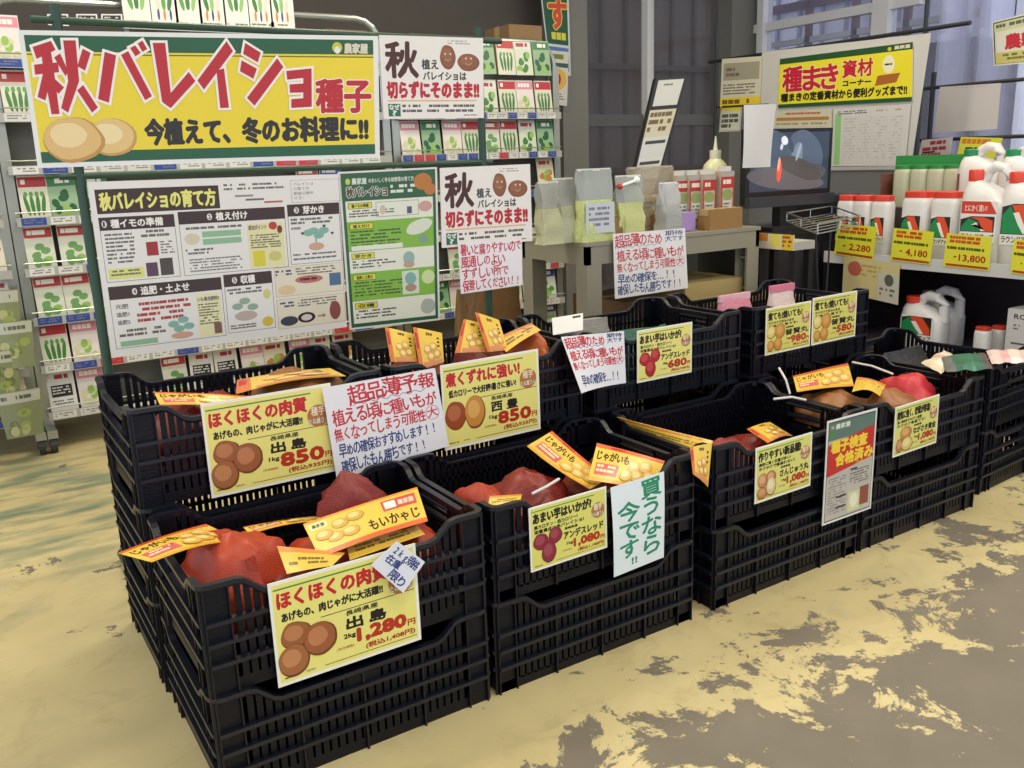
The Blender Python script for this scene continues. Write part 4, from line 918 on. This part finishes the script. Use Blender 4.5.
for y in (.0, SY1-SY0-.03):
    b = MB(); b.box(0, y, 0, .03, y+.03, SZ-.03, dk); b.build('post', t)
b = MB(); b.box(-.012, .01, SZ-.04, 0, SY1-SY0-.01, SZ+.012, M('#c6c6c2', .3)); b.build('price_rail', t)
def rrect(hx, hy, z, n=6, r=.35, cx_=0, cy_=0):
    pts = []; rr = min(hx, hy)*r*2
    for qx, qy, a0 in ((1, 1, 0), (-1, 1, 90), (-1, -1, 180), (1, -1, 270)):
        for k in range(n): a = math.radians(a0+90*k/(n-1)); pts.append(Vector((cx_+qx*(hx-rr)+rr*math.cos(a), cy_+qy*(hy-rr)+rr*math.sin(a), z)))
    return pts
white = M('#dedcd8', .35)
def herb_label(t, w, h, z0, x, big=False, brand=True, arrow=False):
    """front faces -X"""
    s = Sheet(Vector((x, w/2, z0+h)), Vector((x, -w/2, z0+h)), Vector((x, -w/2, z0)), Vector((x, w/2, z0)), t=.001, base='#e6e4de', rough=.35)
    if arrow: s.poly([(0, .0), (.8, .0), (1, .30), (0, .30)][::-1], '#d0402e'); s.text('とにかく速い!', .1, .08, .72, .24, '#f2d8c8', .0006); o = .36
    else: o = 0
    s.poly([(0, o+.08), (.3, o), (.95, o), (.95, .75), (0, .75)][::-1], '#2b2b28'); 
    s.poly([(.02, .72), (.02, o+.28), (.22, o+.05), (.5, .5), (.6, .72)][::-1], '#1f8a50')
    s.poly([(.25, o+.03), (.65, o+.02), (.9, .45), (.92, .72), (.66, .72), (.5, .45)][::-1], '#e0502e'); s.poly([(.3, o+.22), (.45, o+.2), (.72, .70), (.60, .72), (.45, .5)][::-1], '#efe8e0')
    s.rect(0, .74, 1, 1, '#e6e4de'); s.text('ラウンドアップ', .04, .78, .96, .95, '#2b2b28', .0007)
    return s.mb.build('product_label', t)
def jug(label, x, y, z, w, d, h, capc='#d8402c', handle=True, lab=True, grp='white weedkiller bottles', rz=0, cat='bottle', arrow=False, body=None):
    """w along Y, d along X"""
    t = thing('weedkiller_bottle', label, cat, (x, y, z), rz, grp); wm_ = body or white
    b = MB()
    if handle:
        cy0 = w*.27
        b.loft([rrect(d/2*.95, w/2*.96, 0), rrect(d/2, w/2, .008), rrect(d/2, w/2, h*.56), rrect(d/2*.97, w*.46, h*.64, cy_=w*.03), rrect(d/2*.85, w*.33, h*.76, cy_=w*.13), rrect(d/2*.55, w*.18, h*.83, cy_=w*.24), rrect(.026, .026, h*.86, cy_=cy0), rrect(.024, .024, h*.90, cy_=cy0)], wm_)
        bo = b.build('bottle_body', t, True)
        b = MB(); b.tube([(0, w*.14, h*.78), (0, w*.06, h*.93), (0, -w*.08, h*.985), (0, -w*.30, h*.96), (0, -w*.42, h*.84), (0, -w*.43, h*.55)], [.020, .021, .021, .021, .021, .022], wm_, 12); b.build('handle', t, True)
        b = MB(); b.lathe([(.001, h*.84), (.036, h*.84), (.037, h*.94), (.033, h*.955), (.001, h*.955)], M(capc, .35), 24, (0, cy0, 0)); b.build('cap', t, True)
    else:
        b.loft([rrect(d/2*.95, w/2*.96, 0), rrect(d/2, w/2, .006), rrect(d/2, w/2, h*.82), rrect(d/2*.96, w/2*.95, h*.87), rrect(d/2*.88, w/2*.86, h*.90), rrect(d/2*.85, w/2*.82, h*.92)], wm_); bo = b.build('bottle_body', t, True)
        b = MB(); b.loft([rrect(d/2*.90, w/2*.88, h*.905), rrect(d/2*.90, w/2*.88, h*.99), rrect(d/2*.84, w/2*.82, h)], M(capc, .35)); b.build('cap', t, True)
    if lab: herb_label(bo, w*.74, h*.42, h*.22, -d/2-.002, arrow=arrow)
    return t
def yx(px, py, x): return at(px, py, x=x).y
for i, (px, lb) in enumerate(((848, 'leftmost'), (864, 'middle'), (883, 'rightmost'))):
    jug('small white bottle with red cap, %s of three at the shelf far end' % lb, SX+.09, yx(px, 215, SX+.09), SZ, .095, .07, .265, '#d8402c', False)
for i, (px, lb) in enumerate(((918, 'left of the pair above the 4,180 card'), (948, 'right of the pair above the 4,180 card'))):
    jug('mid-sized white bottle with red cap, '+lb, SX+.10, yx(px, 215, SX+.10), SZ, .125, .09, .285, '#d8402c', False)
    jug('mid-sized white bottle standing behind the one '+lb, SX+.20, yx(px, 215, SX+.10)-.03, SZ, .12, .08, .275, '#d8402c', False, False)
jug('large white weedkiller jug with red arrow label above the 13,800 card', SX+.10, yx(988, 215, SX+.1), SZ, .20, .13, .39, '#d8402c', True, arrow=True)
jug('large white weedkiller jug at the right picture edge on the shelf', SX+.10, yx(1030, 215, SX+.1), SZ, .20, .13, .38, '#d8402c', True)
for i, (px, lb) in enumerate(((900, 'leftmost'), (917, 'second'), (934, 'third'), (951, 'rightmost'))):
    jug('greyish jug in the green-topped carton, %s of four' % lb, SX+.36, yx(px, 185, SX+.33), SZ+.20, .085, .08, .19, '#2f8a44', False, False, 'grey jugs in the green-topped carton', body=M('#bcbea2', .35))
ya, yb = yx(895, 170, SX+.36), yx(960, 170, SX+.36)
t = thing('display_carton', 'green-topped open carton around the grey jugs on the shelf riser', 'carton', (SX+.36, (ya+yb)/2, SZ+.20)); hw = abs(ya-yb)/2+.03
b = MB(); b.box(.06, -hw, 0, .065, hw, .23, M('#7a6a50', .7)); b.box(-.06, hw-.004, 0, .06, hw, .15, M('#7a4a3a', .7)); b.box(-.06, -hw, 0, .06, -hw+.004, .15, M('#7a4a3a', .7)); b.build('carton_wall', t)
b = MB(); b.box(.045, -hw, .17, .068, hw, .232, M('#2f8a44', .5)); b.build('carton_lid', t)
jug('big white jug with a green cap on the riser, left of two', SX+.37, yx(983, 170, SX+.37), SZ+.20, .19, .13, .265, '#1f8a55', True, False, 'big white jugs on the riser')
jug('big white jug with a green cap on the riser at the picture edge', SX+.37, yx(1026, 170, SX+.37), SZ+.20, .19, .13, .26, '#1f8a55', True, False, 'big white jugs on the riser')
# lower tier
jug('white jug with red cap and open handle on the lower shelf', SX+.07, yx(925, 320, SX+.07), .27, .20, .11, .25, '#d8402c', True, True, 'jugs on the lower shelf')
jug('white jug standing behind the red capped jug on the lower shelf', SX+.20, yx(930, 315, SX+.12), .27, .20, .11, .26, '#8a8a88', True, False, 'jugs on the lower shelf')
for i, px in enumerate((983, 990, 997)): jug('small low white red-capped bottle, %s of three by the printed box' % ('left', 'middle', 'right')[i], SX+.04+.07*i, yx(px, 335, SX+.04), .27, .06, .06, .15, '#c8402c', False, False, 'small bottles on the lower shelf')
p = at(1008, 340, x=SX+.02)
t = thing('printed_carton', 'white printed carton with small lettering on the lower shelf at the right', 'box', (SX+.10, p.y-.10, .27)); b = MB(); b.box(-.08, -.11, 0, .08, .11, .24, M('#c9c8c6', .5)); b.build('box_body', t)
s = Sheet(Vector((-.082, .11, .24)), Vector((-.082, -.11, .24)), Vector((-.082, -.11, 0)), Vector((-.082, .11, 0)), t=.001, base='#c9c8c6', rough=.5); s.text('ROUNDUP', .12, .08, .9, .16, INK, .0006); s.rows(.12, .25, .8, .36, 2, '#6a6a6a', .5, 1); s.rect(.1, .55, .95, .58, '#5a5a58'); s.oval(.3, .75, .10, .10, '#55555a'); s.mb.build('printed_face', t)
# price cards on the rail
def pcard(q, price, lab):
    s = Sheet(*[at(px, py, x=SX-.016) for px, py in q], t=.001, base='#dcd838', rough=.35)
    s.rows(.08, .06, .80, .30, 2, '#c2501c', .75, len(price), .95); s.rows(.04, .38, .95, .50, 1, '#5a5a1c', .7, 3, .95)
    s.text(price, .32 if len(price) > 5 else .36, .60, .90, .82, '#a8281c', .0012); s.rows(.10, .66, .28, .74, 1, '#a8281c', .6, 5); s.rect(.05, .90, .97, .97, '#a8441c')
    s.build('price_card', lab, 'price card', 'yellow shelf price cards')
pcard([(838, 224), (877, 227), (873, 260), (834, 254)], '2,280', 'yellow shelf card priced 2,280 under the small bottles')
pcard([(894, 228), (934, 232), (930, 265), (890, 260)], '4,180', 'yellow shelf card priced 4,180 under the mid-sized bottles')
pcard([(947, 233), (992, 237), (989, 271), (943, 266)], '13,800', 'yellow shelf card priced 13,800 under the large jug')
pcard([(1014, 239), (1056, 243), (1052, 279), (1010, 273)], '7,480', 'yellow shelf card cut off by the right picture edge')
s = Sheet(*[at(px, py, x=SX-.02) for px, py in ((844, 256), (900, 264), (898, 305), (842, 292))], t=.001, base='#cdbf88', rough=.5)
s.oval(.2, .3, .12, .2, '#b8604a', 0, 3); s.rows(.32, .15, .68, .5, 3, '#b89a4a', .5, 3); s.rect(.62, .28, 1, 1, '#c2bfae'); s.oval(.82, .45, .08, .15, '#5a5a50', 0, 4); s.rows(.66, .66, .95, .9, 2, '#6a6a62', .5, 4)
s.build('hanging_poster', 'faded beige and white poster hanging below the shelf price cards', 'poster')
# ---------------------------------------------------------------- banner frame above the television
XB = 4.06
gp = M('#2a2e33', .45, .3)
ya, yb = yx(716, 90, XB), yx(921, 90, XB)
t = thing('banner_frame', 'thin black pole frame carrying the seed sowing banner above the television', 'frame', (XB, yb, 0))
for y, zt in ((ya-yb, at(725, 25, x=XB).z), (0, 2.45)):
    b = MB(); b.tube([(0, y, 0), (0, y, zt)], .010, gp, 10); b.build('post', t)
    b = MB(); b.tube([(-.02, y, .015), (.30, y, .015)], .012, gp, 8); b.build('foot', t)
z1, z2 = at(718, 61, x=XB).z, at(720, 107, x=XB).z
b = MB(); b.tube([(0, ya-yb+.06, z1), (0, -.22, z1+.0)], .010, gp, 10); b.build('crossbar', t)
e = at(768, 104.5, y=2.80)-Vector((XB, yb, 0)); b = MB(); b.tube([(0, ya-yb, z2), (0, ya-yb-.05, z2), e], .005, gp, 8); b.build('crossbar', t)
def xq(x, *c): return [at(px, py, x=x) for px, py in c]
s = Sheet(*xq(XB-.012, (762, 52), (931, 33), (911, 166), (757, 168)), t=.002, base='#c6c4bd', rough=.5)
s.build('backing_sheet', 'large pale backing sheet behind the seed sowing banner', 'sheet')
s = Sheet(*xq(XB-.02, (780, 59), (913, 42), (912, 101), (778, 108)), t=.003, base='#dfe0da', rough=.35)
s.rect(.0, .0, 1, .12, '#24512c'); s.rect(0, .12, 1, .93, '#e6d92e'); s.rect(0, .93, 1, 1, '#24512c')
for ch, a, c_, d, e in (('種', .03, .20, .17, .68), ('ま', .18, .23, .31, .68), ('き', .315, .22, .44, .68)): s.text(ch, a, c_, d, e, '#c0203a', .0045, ('#efe6a8', .008))
s.text('資材', .475, .19, .70, .50, '#c0203a', .003, ('#efe6a8', .006)); s.text('コーナー', .48, .56, .69, .66, INK, .002)
s.text('種まきの定番資材から便利グッズまで!!', .02, .72, .96, .88, INK, .0025); s.oval(.825, .07, .015, .035, '#c8c23a'); s.text('農家屋', .86, .03, .98, .09, '#d8d2b8', .001)
s.poly([(.72, .70), (.88, .66), (.91, .50), (.74, .52)][::-1], '#a8602a'); s.oval(.82, .34, .045, .16, '#ece6c0', 0, 3); s.rows(.79, .32, .85, .37, 1, INK, .6)
s.build('sowing_banner', 'yellow banner reading 種まき資材コーナー with green bands above the television', 'banner')
s = Sheet(*xq(XB-.02, (834, 109), (911, 104), (905, 166), (832, 166)), t=.001, base='#cccac6', rough=.5)
s.rect(.02, .10, .10, .98, '#8fc07a'); s.rows(.05, .05, .45, .12, 2, '#4a4a48', .5, 2); s.rows(.55, .06, .9, .11, 1, '#b88a7a', .5, 4)
for k in range(9): s.rect(.14+k*.095, .16, .142+k*.095, .96, '#a8a8a4')
for k in range(4): s.rows(.15+k*.2, .18, .31+k*.2, .9, 14, '#aeb2a8', .35, k, .5)
s.build('chart_sheet', 'pale table chart with a green strip under the right half of the yellow sowing banner', 'chart')
s = Sheet(*xq(XB-.02, (774, 111), (832, 109), (831, 150), (772, 150)), t=.001, base='#c9c4ae', rough=.5)
s.rows(.2, .06, .85, .12, 1, '#b8602a', .8, 3, .95); s.rect(.05, .18, .95, .26, '#b07a3a'); s.rows(.05, .32, .95, .4, 1, '#8a8a5a', .5, 2)
s.build('chart_sheet', 'pale sheet with a brown heading just above the television', 'chart')
s = Sheet(*xq(XB-.02, (722, 59), (762, 56), (760, 105), (720, 107)), t=.001, base='#cfcab4', rough=.5)
s.rect(.05, .10, .95, .46, '#a09a86'); s.rows(.12, .2, .5, .42, 2, '#6a6656', .6, 2); s.rows(.06, .54, .9, .78, 4, '#6a6656', .5, 3); s.rect(0, .82, 1, 1, '#e2c832'); s.rows(.05, .86, .95, .97, 1, '#7a5a1c', .8, 4)
s.build('notice_sheet', 'grey and yellow notice at the left end of the banner frame, upper one', 'notice')
s = Sheet(*xq(XB-.02, (721, 107), (742, 106), (740, 131), (719, 132)), t=.001, base='#cfd0c0', rough=.5)
s.rect(0, 0, 1, .16, '#e2c832'); s.rows(.08, .3, .92, .9, 3, '#5a5a52', .7, 5); s.frame(.03, .03, .97, .97, '#5a5a52', .002)
s.build('notice_sheet', 'small framed notice with a yellow top under the upper notice', 'notice')
s = Sheet(*P4((744, 105, 2.79), (776, 104, 2.79), (772, 167, 2.79), (741, 168, 2.79)), bend=lambda u, v: .010*math.sin(3*u+2*v), t=.001, base='#d2d0cc', rough=.6)
s.build('blank_sheet', 'blank white sheet hanging in front of the left edge of the television', 'paper')
# second frame with blank sheet and cards
X2 = 4.35
t = thing('banner_frame', 'second thin pole frame at the far right with a blank sheet', 'frame', (X2, yx(933, 90, X2), 0)); y0 = t.location.y
b = MB(); b.tube([(0, 0, 0), (0, 0, at(936, 72, x=X2).z)], .012, gp, 8); b.build('post', t)
for pz, nm in ((at(930, 88, x=X2).z, 'crossbar'), (at(930, 140, x=X2).z, 'crossbar')):
    b = MB(); b.tube([(0, .12, pz), (0, -1.1, pz)], .009, gp, 8); b.build(nm, t)
b = MB(); b.tube([(0, -1.1, 0), (0, -1.1, at(930, 88, x=X2).z)], .012, gp, 8); b.build('post', t)
s = Sheet(*xq(X2-.015, (940, 87), (1001, 83), (997, 129), (934, 133)), t=.001, base='#c2bcb8', rough=.6); s.rows(.25, .03, .8, .06, 1, '#c89a94', .6, 2); s.build('blank_sheet', 'nearly blank greyish sheet hanging from the far right frame', 'paper')
s = Sheet(*xq(X2-.03, (922, 140), (953, 137), (949, 160), (917, 162)), t=.001, base='#d8c8c6', rough=.5); s.rows(.08, .1, .9, .9, 3, '#a83a44', .6, 2, .9); s.rect(.1, .55, .5, .62, INK); s.build('red_print_card', 'small white card with red print below the blank sheet', 'card')
s = Sheet(*xq(X2-.05, (961, 137), (1003, 138), (990, 168), (954, 168)), t=.001, base='#dcd83a', rough=.5); s.rows(.05, .05, .85, .25, 1, '#d07a2a', .8, 2, .95); s.text('クサリをすすす', .08, .32, .92, .50, '#5a5a1c', .001) if 0 else s.rows(.06, .32, .95, .5, 1, '#4a4a1c', .8, 6, .8); s.rows(.05, .6, .5, .7, 1, '#a8281c', .6, 5); s.build('price_card', 'yellow card hanging above the green-topped carton and big jug', 'price card', 'yellow shelf price cards')
s = Sheet(*xq(4.5, (992, 22), (1040, 10), (1040, 62), (994, 66)), t=.004, base='#d8d8c6', rough=.4)
s.frame(.02, .03, .98, .97, '#4a5240', .006); s.rect(.04, .06, .98, .25, '#c9cba0'); s.rows(.08, .10, .95, .2, 1, '#5a6048', .7, 2); s.text('農耕地', .28, .34, 1.6, .66, '#c22a3a', .004) if 0 else s.text('農耕', .26, .36, .94, .66, '#c22a3a', .004); s.rect(.04, .72, .98, .96, '#c8bf70'); s.rows(.15, .76, .9, .92, 2, '#6a6a3a', .6, 5)
sgn = s.build('hanging_sign', 'cream framed sign with red characters at the upper right corner', 'sign')
q = at(1015, 15, x=4.5)-sgn.location; b = MB(); b.tube([q, (q.x, q.y, 3.05-sgn.location.z)], .003, gp, 6); b.build('cord', sgn)
# clear vinyl curtain
cm = bpy.data.materials.new('clear_vinyl'); cm.use_nodes = True; cb = cm.node_tree.nodes['Principled BSDF']; cb.inputs['Base Color'].default_value = lin('#c0c8f4'); cb.inputs['Roughness'].default_value = .12; cb.inputs['Alpha'].default_value = .42
b = MB(); n, k_ = 90, 14; g = [[Vector((4.95+.035*math.sin(i*.55+.4*math.sin(j*.8))+.02*noise.noise(Vector((i*.15, j*.4, 0))), 1.3+i*.021, .5+2.5*j/k_)) for i in range(n+1)] for j in range(k_+1)]
for j in range(k_):
    for i in range(n): b.face([g[j][i], g[j][i+1], g[j+1][i+1], g[j+1][i]], cm)
o = b.build('vinyl_curtain', None, True); tag(o, 'rippled clear vinyl curtain with a bluish tint at the right', 'curtain')
# ---------------------------------------------------------------- seed racks at the back
sil = M('#b4b8b0', .3, .75); RY_ = 4.25
def rack(label, x0, x1, top, castor):
    t = thing('seed_rack', label, 'rack', (x0, RY_, 0)); w = x1-x0
    b = MB(); r = .12; zt = top; path = [(0, 0, zt-.5), (0, 0, zt-r)]+[(r-r*math.cos(a), 0, zt-r+r*math.sin(a)) for a in (.4, .8, 1.2, 1.57)]+[(w-r+r*math.sin(a), 0, zt-r+r*math.cos(a)) for a in (0, .4, .8, 1.2, 1.57)]+[(w, 0, zt-.5)]
    b.tube(path, .016, sil, 10); b.build('top_rail', t)
    for x in (0, w):
        b = MB(); b.box(x-.02, -.02, .07, x+.02, .02, zt-.12, sil); b.build('post', t)
        b = MB(); b.box(x-.02, -.12, .06, x+.02, .38, .10, sil); b.build('foot', t)
        for yy in (-.10, .35):
            b = MB(); b.box(x-.018, yy-.02, .03, x+.018, yy+.02, .065, M('#55585c', .3, .8)); cs = b.build('castor', t); b = MB(); b.tube([(x-.012, yy, .028), (x+.012, yy, .028)], .028, M('#2a2a2c', .5), 14); b.build('wheel', cs)
    b = MB(); b.box(0, .06, .12, w, .075, zt-.15, M('#6b6b64', .6)); b.build('back_panel', t)
    for k in range(8):
        z = .15+.205*k
        if z > zt-.2: break
        b = MB(); b.box(0, -.05, z-.012, w, .06, z, M('#77786f', .5)); b.tube([(0, -.06, z+.035), (w, -.06, z+.035)], .003, sil, 5); tier = b.build('shelf_tier', t)
        s = Sheet(Vector((0, -.064, z+.016)), Vector((w, -.064, z+.016)), Vector((w, -.064, z-.020)), Vector((0, -.064, z-.020)), t=.001, base='#a9aaa4', rough=.35)
        rnd = random.Random(k*5+int(x0*10)); u = .01
        while u < .95:
            s.rect(u, .08, min(.99, u+.055), .92, rnd.choice(['#d8d8d4', '#d8d8d4', '#2f4a9a', '#c8303a', '#cfcfca', '#2f4a9a'])); s.rows(u+.006, .25, min(.985, u+.05), .8, 2, '#7a7a78', .5, k); u += .064
        s.mb.build('tag_strip', tier)
    return t
rack1 = rack('wheeled silver seed rack behind the yellow banner', .300, 1.99, 1.83, True)
rack('second silver seed rack right of the 秋 signs', 2.04, 3.03, 1.76, True)
rack('seed rack end cut off by the left picture edge', -1.25, .255, 1.83, True)
DES = [('red', '#b83a3c', 'green leaves', '#6a9a5c', '#d3d6c6'), ('white', '#dcdcd6', 'green leaves', '#3f7a38', '#cfd8c0'), ('pink', '#d88a98', 'pale vegetables', '#cfcfa8', '#e2d8d4'),
       ('blue', '#2f4fae', 'leafy greens', '#5a9a48', '#d8dcd4'), ('orange', '#c8743c', 'carrots', '#b8733f', '#dcdac8'), ('green', '#2a7a4a', 'dark greens', '#1f5a34', '#8fb08a'),
       ('white', '#d8d6cc', 'black text block', '#2c2c2c', '#dcdcd6'), ('purple', '#4a3a8a', 'white radishes', '#dadad0', '#9aa890'), ('red', '#b8262c', 'cucumbers', '#3a7a34', '#d8d4c4'), ('cream', '#d8cfae', 'onions', '#b8843c', '#dcd6c0')]
protos = []
for i, (hn, hc, pn, pc, bc) in enumerate(DES):
    w, h = .108, .182
    s = Sheet(Vector((-w/2, -.004, h)), Vector((w/2, -.004, h)), Vector((w/2, -.004, 0)), Vector((-w/2, -.004, 0)), t=.006, base=bc, rough=.3)
    s.rect(.02, .04, .98, .26, hc); s.rows(.12, .09, .88, .22, 1, '#f0ece0' if hn not in ('white', 'cream') else '#a8303a', .8, i, .95)
    rnd = random.Random(i)
    if pn == 'black text block': s.rect(.12, .34, .88, .62, pc); s.rows(.16, .38, .84, .58, 3, '#d8d8d0', .5, i); s.rows(.12, .7, .88, .9, 3, '#6a6a68', .5, i)
    elif pn in ('carrots', 'cucumbers', 'white radishes'):
        for k in range(4): s.oval(.22+k*.19, .66, .07, .24, pc, .1*(k-1.5)); s.oval(.22+k*.19, .42, .07, .06, '#5a9a48')
    else:
        for k in range(9): s.oval(.18+rnd.random()*.64, .42+rnd.random()*.46, .13, .10, pc if k % 3 else '#8fb85a', rnd.random()*3, k)
    o = s.mb.build('seed_packet'); o['category'] = 'seed packet'; protos.append(o)
occl = [(20, 32, 376, 156), (95, 186, 345, 330), (345, 172, 438, 322), (382, 38, 482, 117), (444, 168, 530, 242), (464, 242, 522, 288)]
ORD = ['first', 'second', 'third', 'fourth', 'fifth', 'sixth', 'seventh', 'eighth', 'ninth', 'tenth', 'eleventh', 'twelfth', 'thirteenth', 'fourteenth', 'fifteenth']
rnd = random.Random(4); used = set(); cnt = 0
for rk, (x0, x1, rn) in enumerate(((.300, 1.99, 'middle'), (2.04, 3.03, 'right'), (-1.25, .255, 'left'))):
    n = int((x1-x0-.04)/.118)
    for k in range(8):
        z = .15+.205*k
        for i in range(n):
            x = x0+(.075 if rk < 2 else .135)+i*.118; d = rnd.randrange(10)
            if rk == 1 and k >= 5: d = rnd.choice([5, 0, 8, 5, 1, 2, 0, 6])
            if rk == 2 and k <= 3: d = rnd.choice([4, 7, 1, 3, 9])
            if rk == 0: d = rnd.choice([0, 2, 8, 1, 6, 0, 2, 5, 9, 3, 8])
            u, v = proj((x, RY_-.03, z+.09))
            if not (-22 < u < 580 and -25 < v < 445): continue
            if any(a < u < c and b_ < v < e for a, b_, c, e in occl): continue
            if v > 350 and u > 110 and not (u < 345 and v < 378): continue
            if v > 330 and u > 355: continue
            src = protos[d]; o = src.copy(); COL.objects.link(o)
            o.location = (x+rnd.uniform(-.006, .006), RY_-.035, z+.002); o.rotation_euler = (math.radians(-8), rnd.uniform(-.03, .03), 0)
            o['label'] = '%s seed packet with %s, %s from left, %s tier up, %s rack' % (DES[d][0], DES[d][2], ORD[i], ORD[k], rn)
            o['group'] = 'seed packets on the racks'; cnt += 1
for o in protos: bpy.data.objects.remove(o)
# packets standing on the top of the racks
def toppack(px, py, y, d, w, h, lab):
    hn, hc, pn, pc, bc = DES[d]; p = at(px, py, y=y)
    s = Sheet(Vector((-w/2, -.004, h)), Vector((w/2, -.004, h)), Vector((w/2, -.004, 0)), Vector((-w/2, -.004, 0)), t=.008, base='#e4e0d4', rough=.3)
    s.rect(.02, .04, .98, .2, hc); s.rect(.1, .26, .9, .86, '#e8e4d8')
    for k in range(3):
        s.oval(.28+k*.22, .48, .08, .18, ('#5f9a4c', '#3f7a40', '#8ab86a', '#cfcfc0')[(k+d) % 4], .2*(k-1)); s.oval(.28+k*.22, .74, .045, .12, ('#dcdccf', '#c8843a', '#e0e0d8', '#4a4a8a')[(k*2+d) % 4])
    s.rows(.1, .9, .9, .96, 1, '#6a6a68', .6, d); o = s.mb.build('seed_packet', loc=(p.x, y, p.z)); tag(o, lab, 'seed packet', 'large packets on top of the seed rack'); return o
for i, (px, d) in enumerate(((139, 4), (166, 7), (190, 4), (214, 9), (238, 8), (262, 1), (283, 5))):
    toppack(px, 27+i*.3, RY_-.07, d, .112, .19, 'large white seed packet above the yellow banner, %s from left, %s picture' % (ORD[i], DES[d][2]))
t = rack1; zz = at(139, 27, y=RY_-.07).z
b = MB(); b.box(.5, -.10, zz-.012, 1.5, -.01, zz, sil); b.build('top_shelf', t)
for x in (.52, 1.48): 
    b = MB(); b.box(x-.01, -.05, zz-.25, x+.01, .06, zz-.012, sil); b.build('bracket', t)
for i, px in enumerate((58, 87, 112)):
    s = Sheet(*P4((px-11, 14, RY_-.1), (px+10, 14, RY_-.1), (px+11, 26, RY_-.1), (px-10, 25, RY_-.1)), t=.002, base='#d8d8d4', rough=.4); s.rect(.07, .12, .93, .88, '#26282a'); s.rows(.14, .25, .86, .8, 2, '#b8b8b4', .5, i)
    s.build('shelf_talker', 'small white framed black card above the yellow banner, %s of three' % ('left', 'middle', 'right')[i], 'card', 'framed cards')
# front bags hanging at the lower left rack
for i, (px, py, w) in enumerate(((4, 338, .16), (18, 368, .16), (2, 398, .17), (26, 436, .17))):
    y = 4.12-.02*i; p = at(px, py, y=y); h = .19
    s = Sheet(Vector((-w/2, 0, h)), Vector((w/2, 0, h)), Vector((w/2*.8, 0, 0)), Vector((-w/2*.8, 0, 0)), bend=lambda u, v: .012*math.sin(math.pi*u), t=.006, base='#7c8460', rough=.3)
    s.rect(.02, .02, .98, .26, '#b0b2a2'); s.rows(.1, .1, .9, .2, 1, '#5a6050', .8, i)
    for k in range(7): s.oval(.2+.6*random.Random(i*9+k).random(), .4+.5*random.Random(i*5+k+3).random(), .14, .09, ('#8f9c50', '#66703c', '#a8a878')[k % 3], k, k)
    o = s.mb.build('bean_bag', loc=(p.x, y, p.z)); o.rotation_euler = (math.radians(-6), 0, .05*(i-1)); tag(o, 'olive seed bag with arched white top at the lower left, %s from the top' % ORD[i], 'seed bag', 'olive seed bags')
# wall banner beside the pillar
s = Sheet(*P4((534, -60, YB-.25), (567, -60, YB-.25), (571, 76, YB-.25), (550, 72, YB-.25)), t=.003, base='#d8dcd8', rough=.45)
s.rect(.04, 0, .93, .78, '#1f5a3c'); s.text('です', .22, .05, .85, .40, '#d8502a', .006, ('#e8d86a', .010)) if 0 else None
s.text('で', .25, .20, .85, .42, '#d8502a', .008, ('#e8d86a', .014)); s.text('す', .25, .45, .88, .66, '#d8502a', .008, ('#e8d86a', .014)); s.rows(.25, .69, .92, .75, 1, '#e0d84a', .9, 2, 1); s.rect(.04, .80, .93, .97, '#5a7ab8')
s.build('hanging_banner', 'green vertical banner with orange す beside the grey pillar', 'banner')
s = Sheet(*P4((548, 50, YB-.27), (569, 52, YB-.27), (567, 106, YB-.27), (549, 104, YB-.27)), t=.003, base='#ddd8cc', rough=.45)
s.rows(.05, .06, .95, .16, 1, '#7a8a2c', .9, 3, 1); s.rect(.02, .22, .98, .30, '#3a5a4a'); s.oval(.5, .52, .42, .20, '#e8b84a'); s.text('10', .12, .42, .62, .62, '#b8301c', .004); s.rows(.1, .78, .9, .92, 3, '#7a7a9a', .5, 3)
s.build('price_poster', 'white poster with a red 10 under the green vertical banner', 'poster')
b = MB()
for i, (a, c_) in enumerate(((330, 372), (515, 548))):
    p = at(a, 24, y=RY_+.02); q = at(c_, 26, y=RY_+.02)
    carton('brown cardboard box on top of the %s seed rack' % ('first', 'second')[i], p.x, RY_+.08, (1.83, 1.76)[i]-.14, q.x-p.x, .25, .10+.14*i, '#8a6e4a')
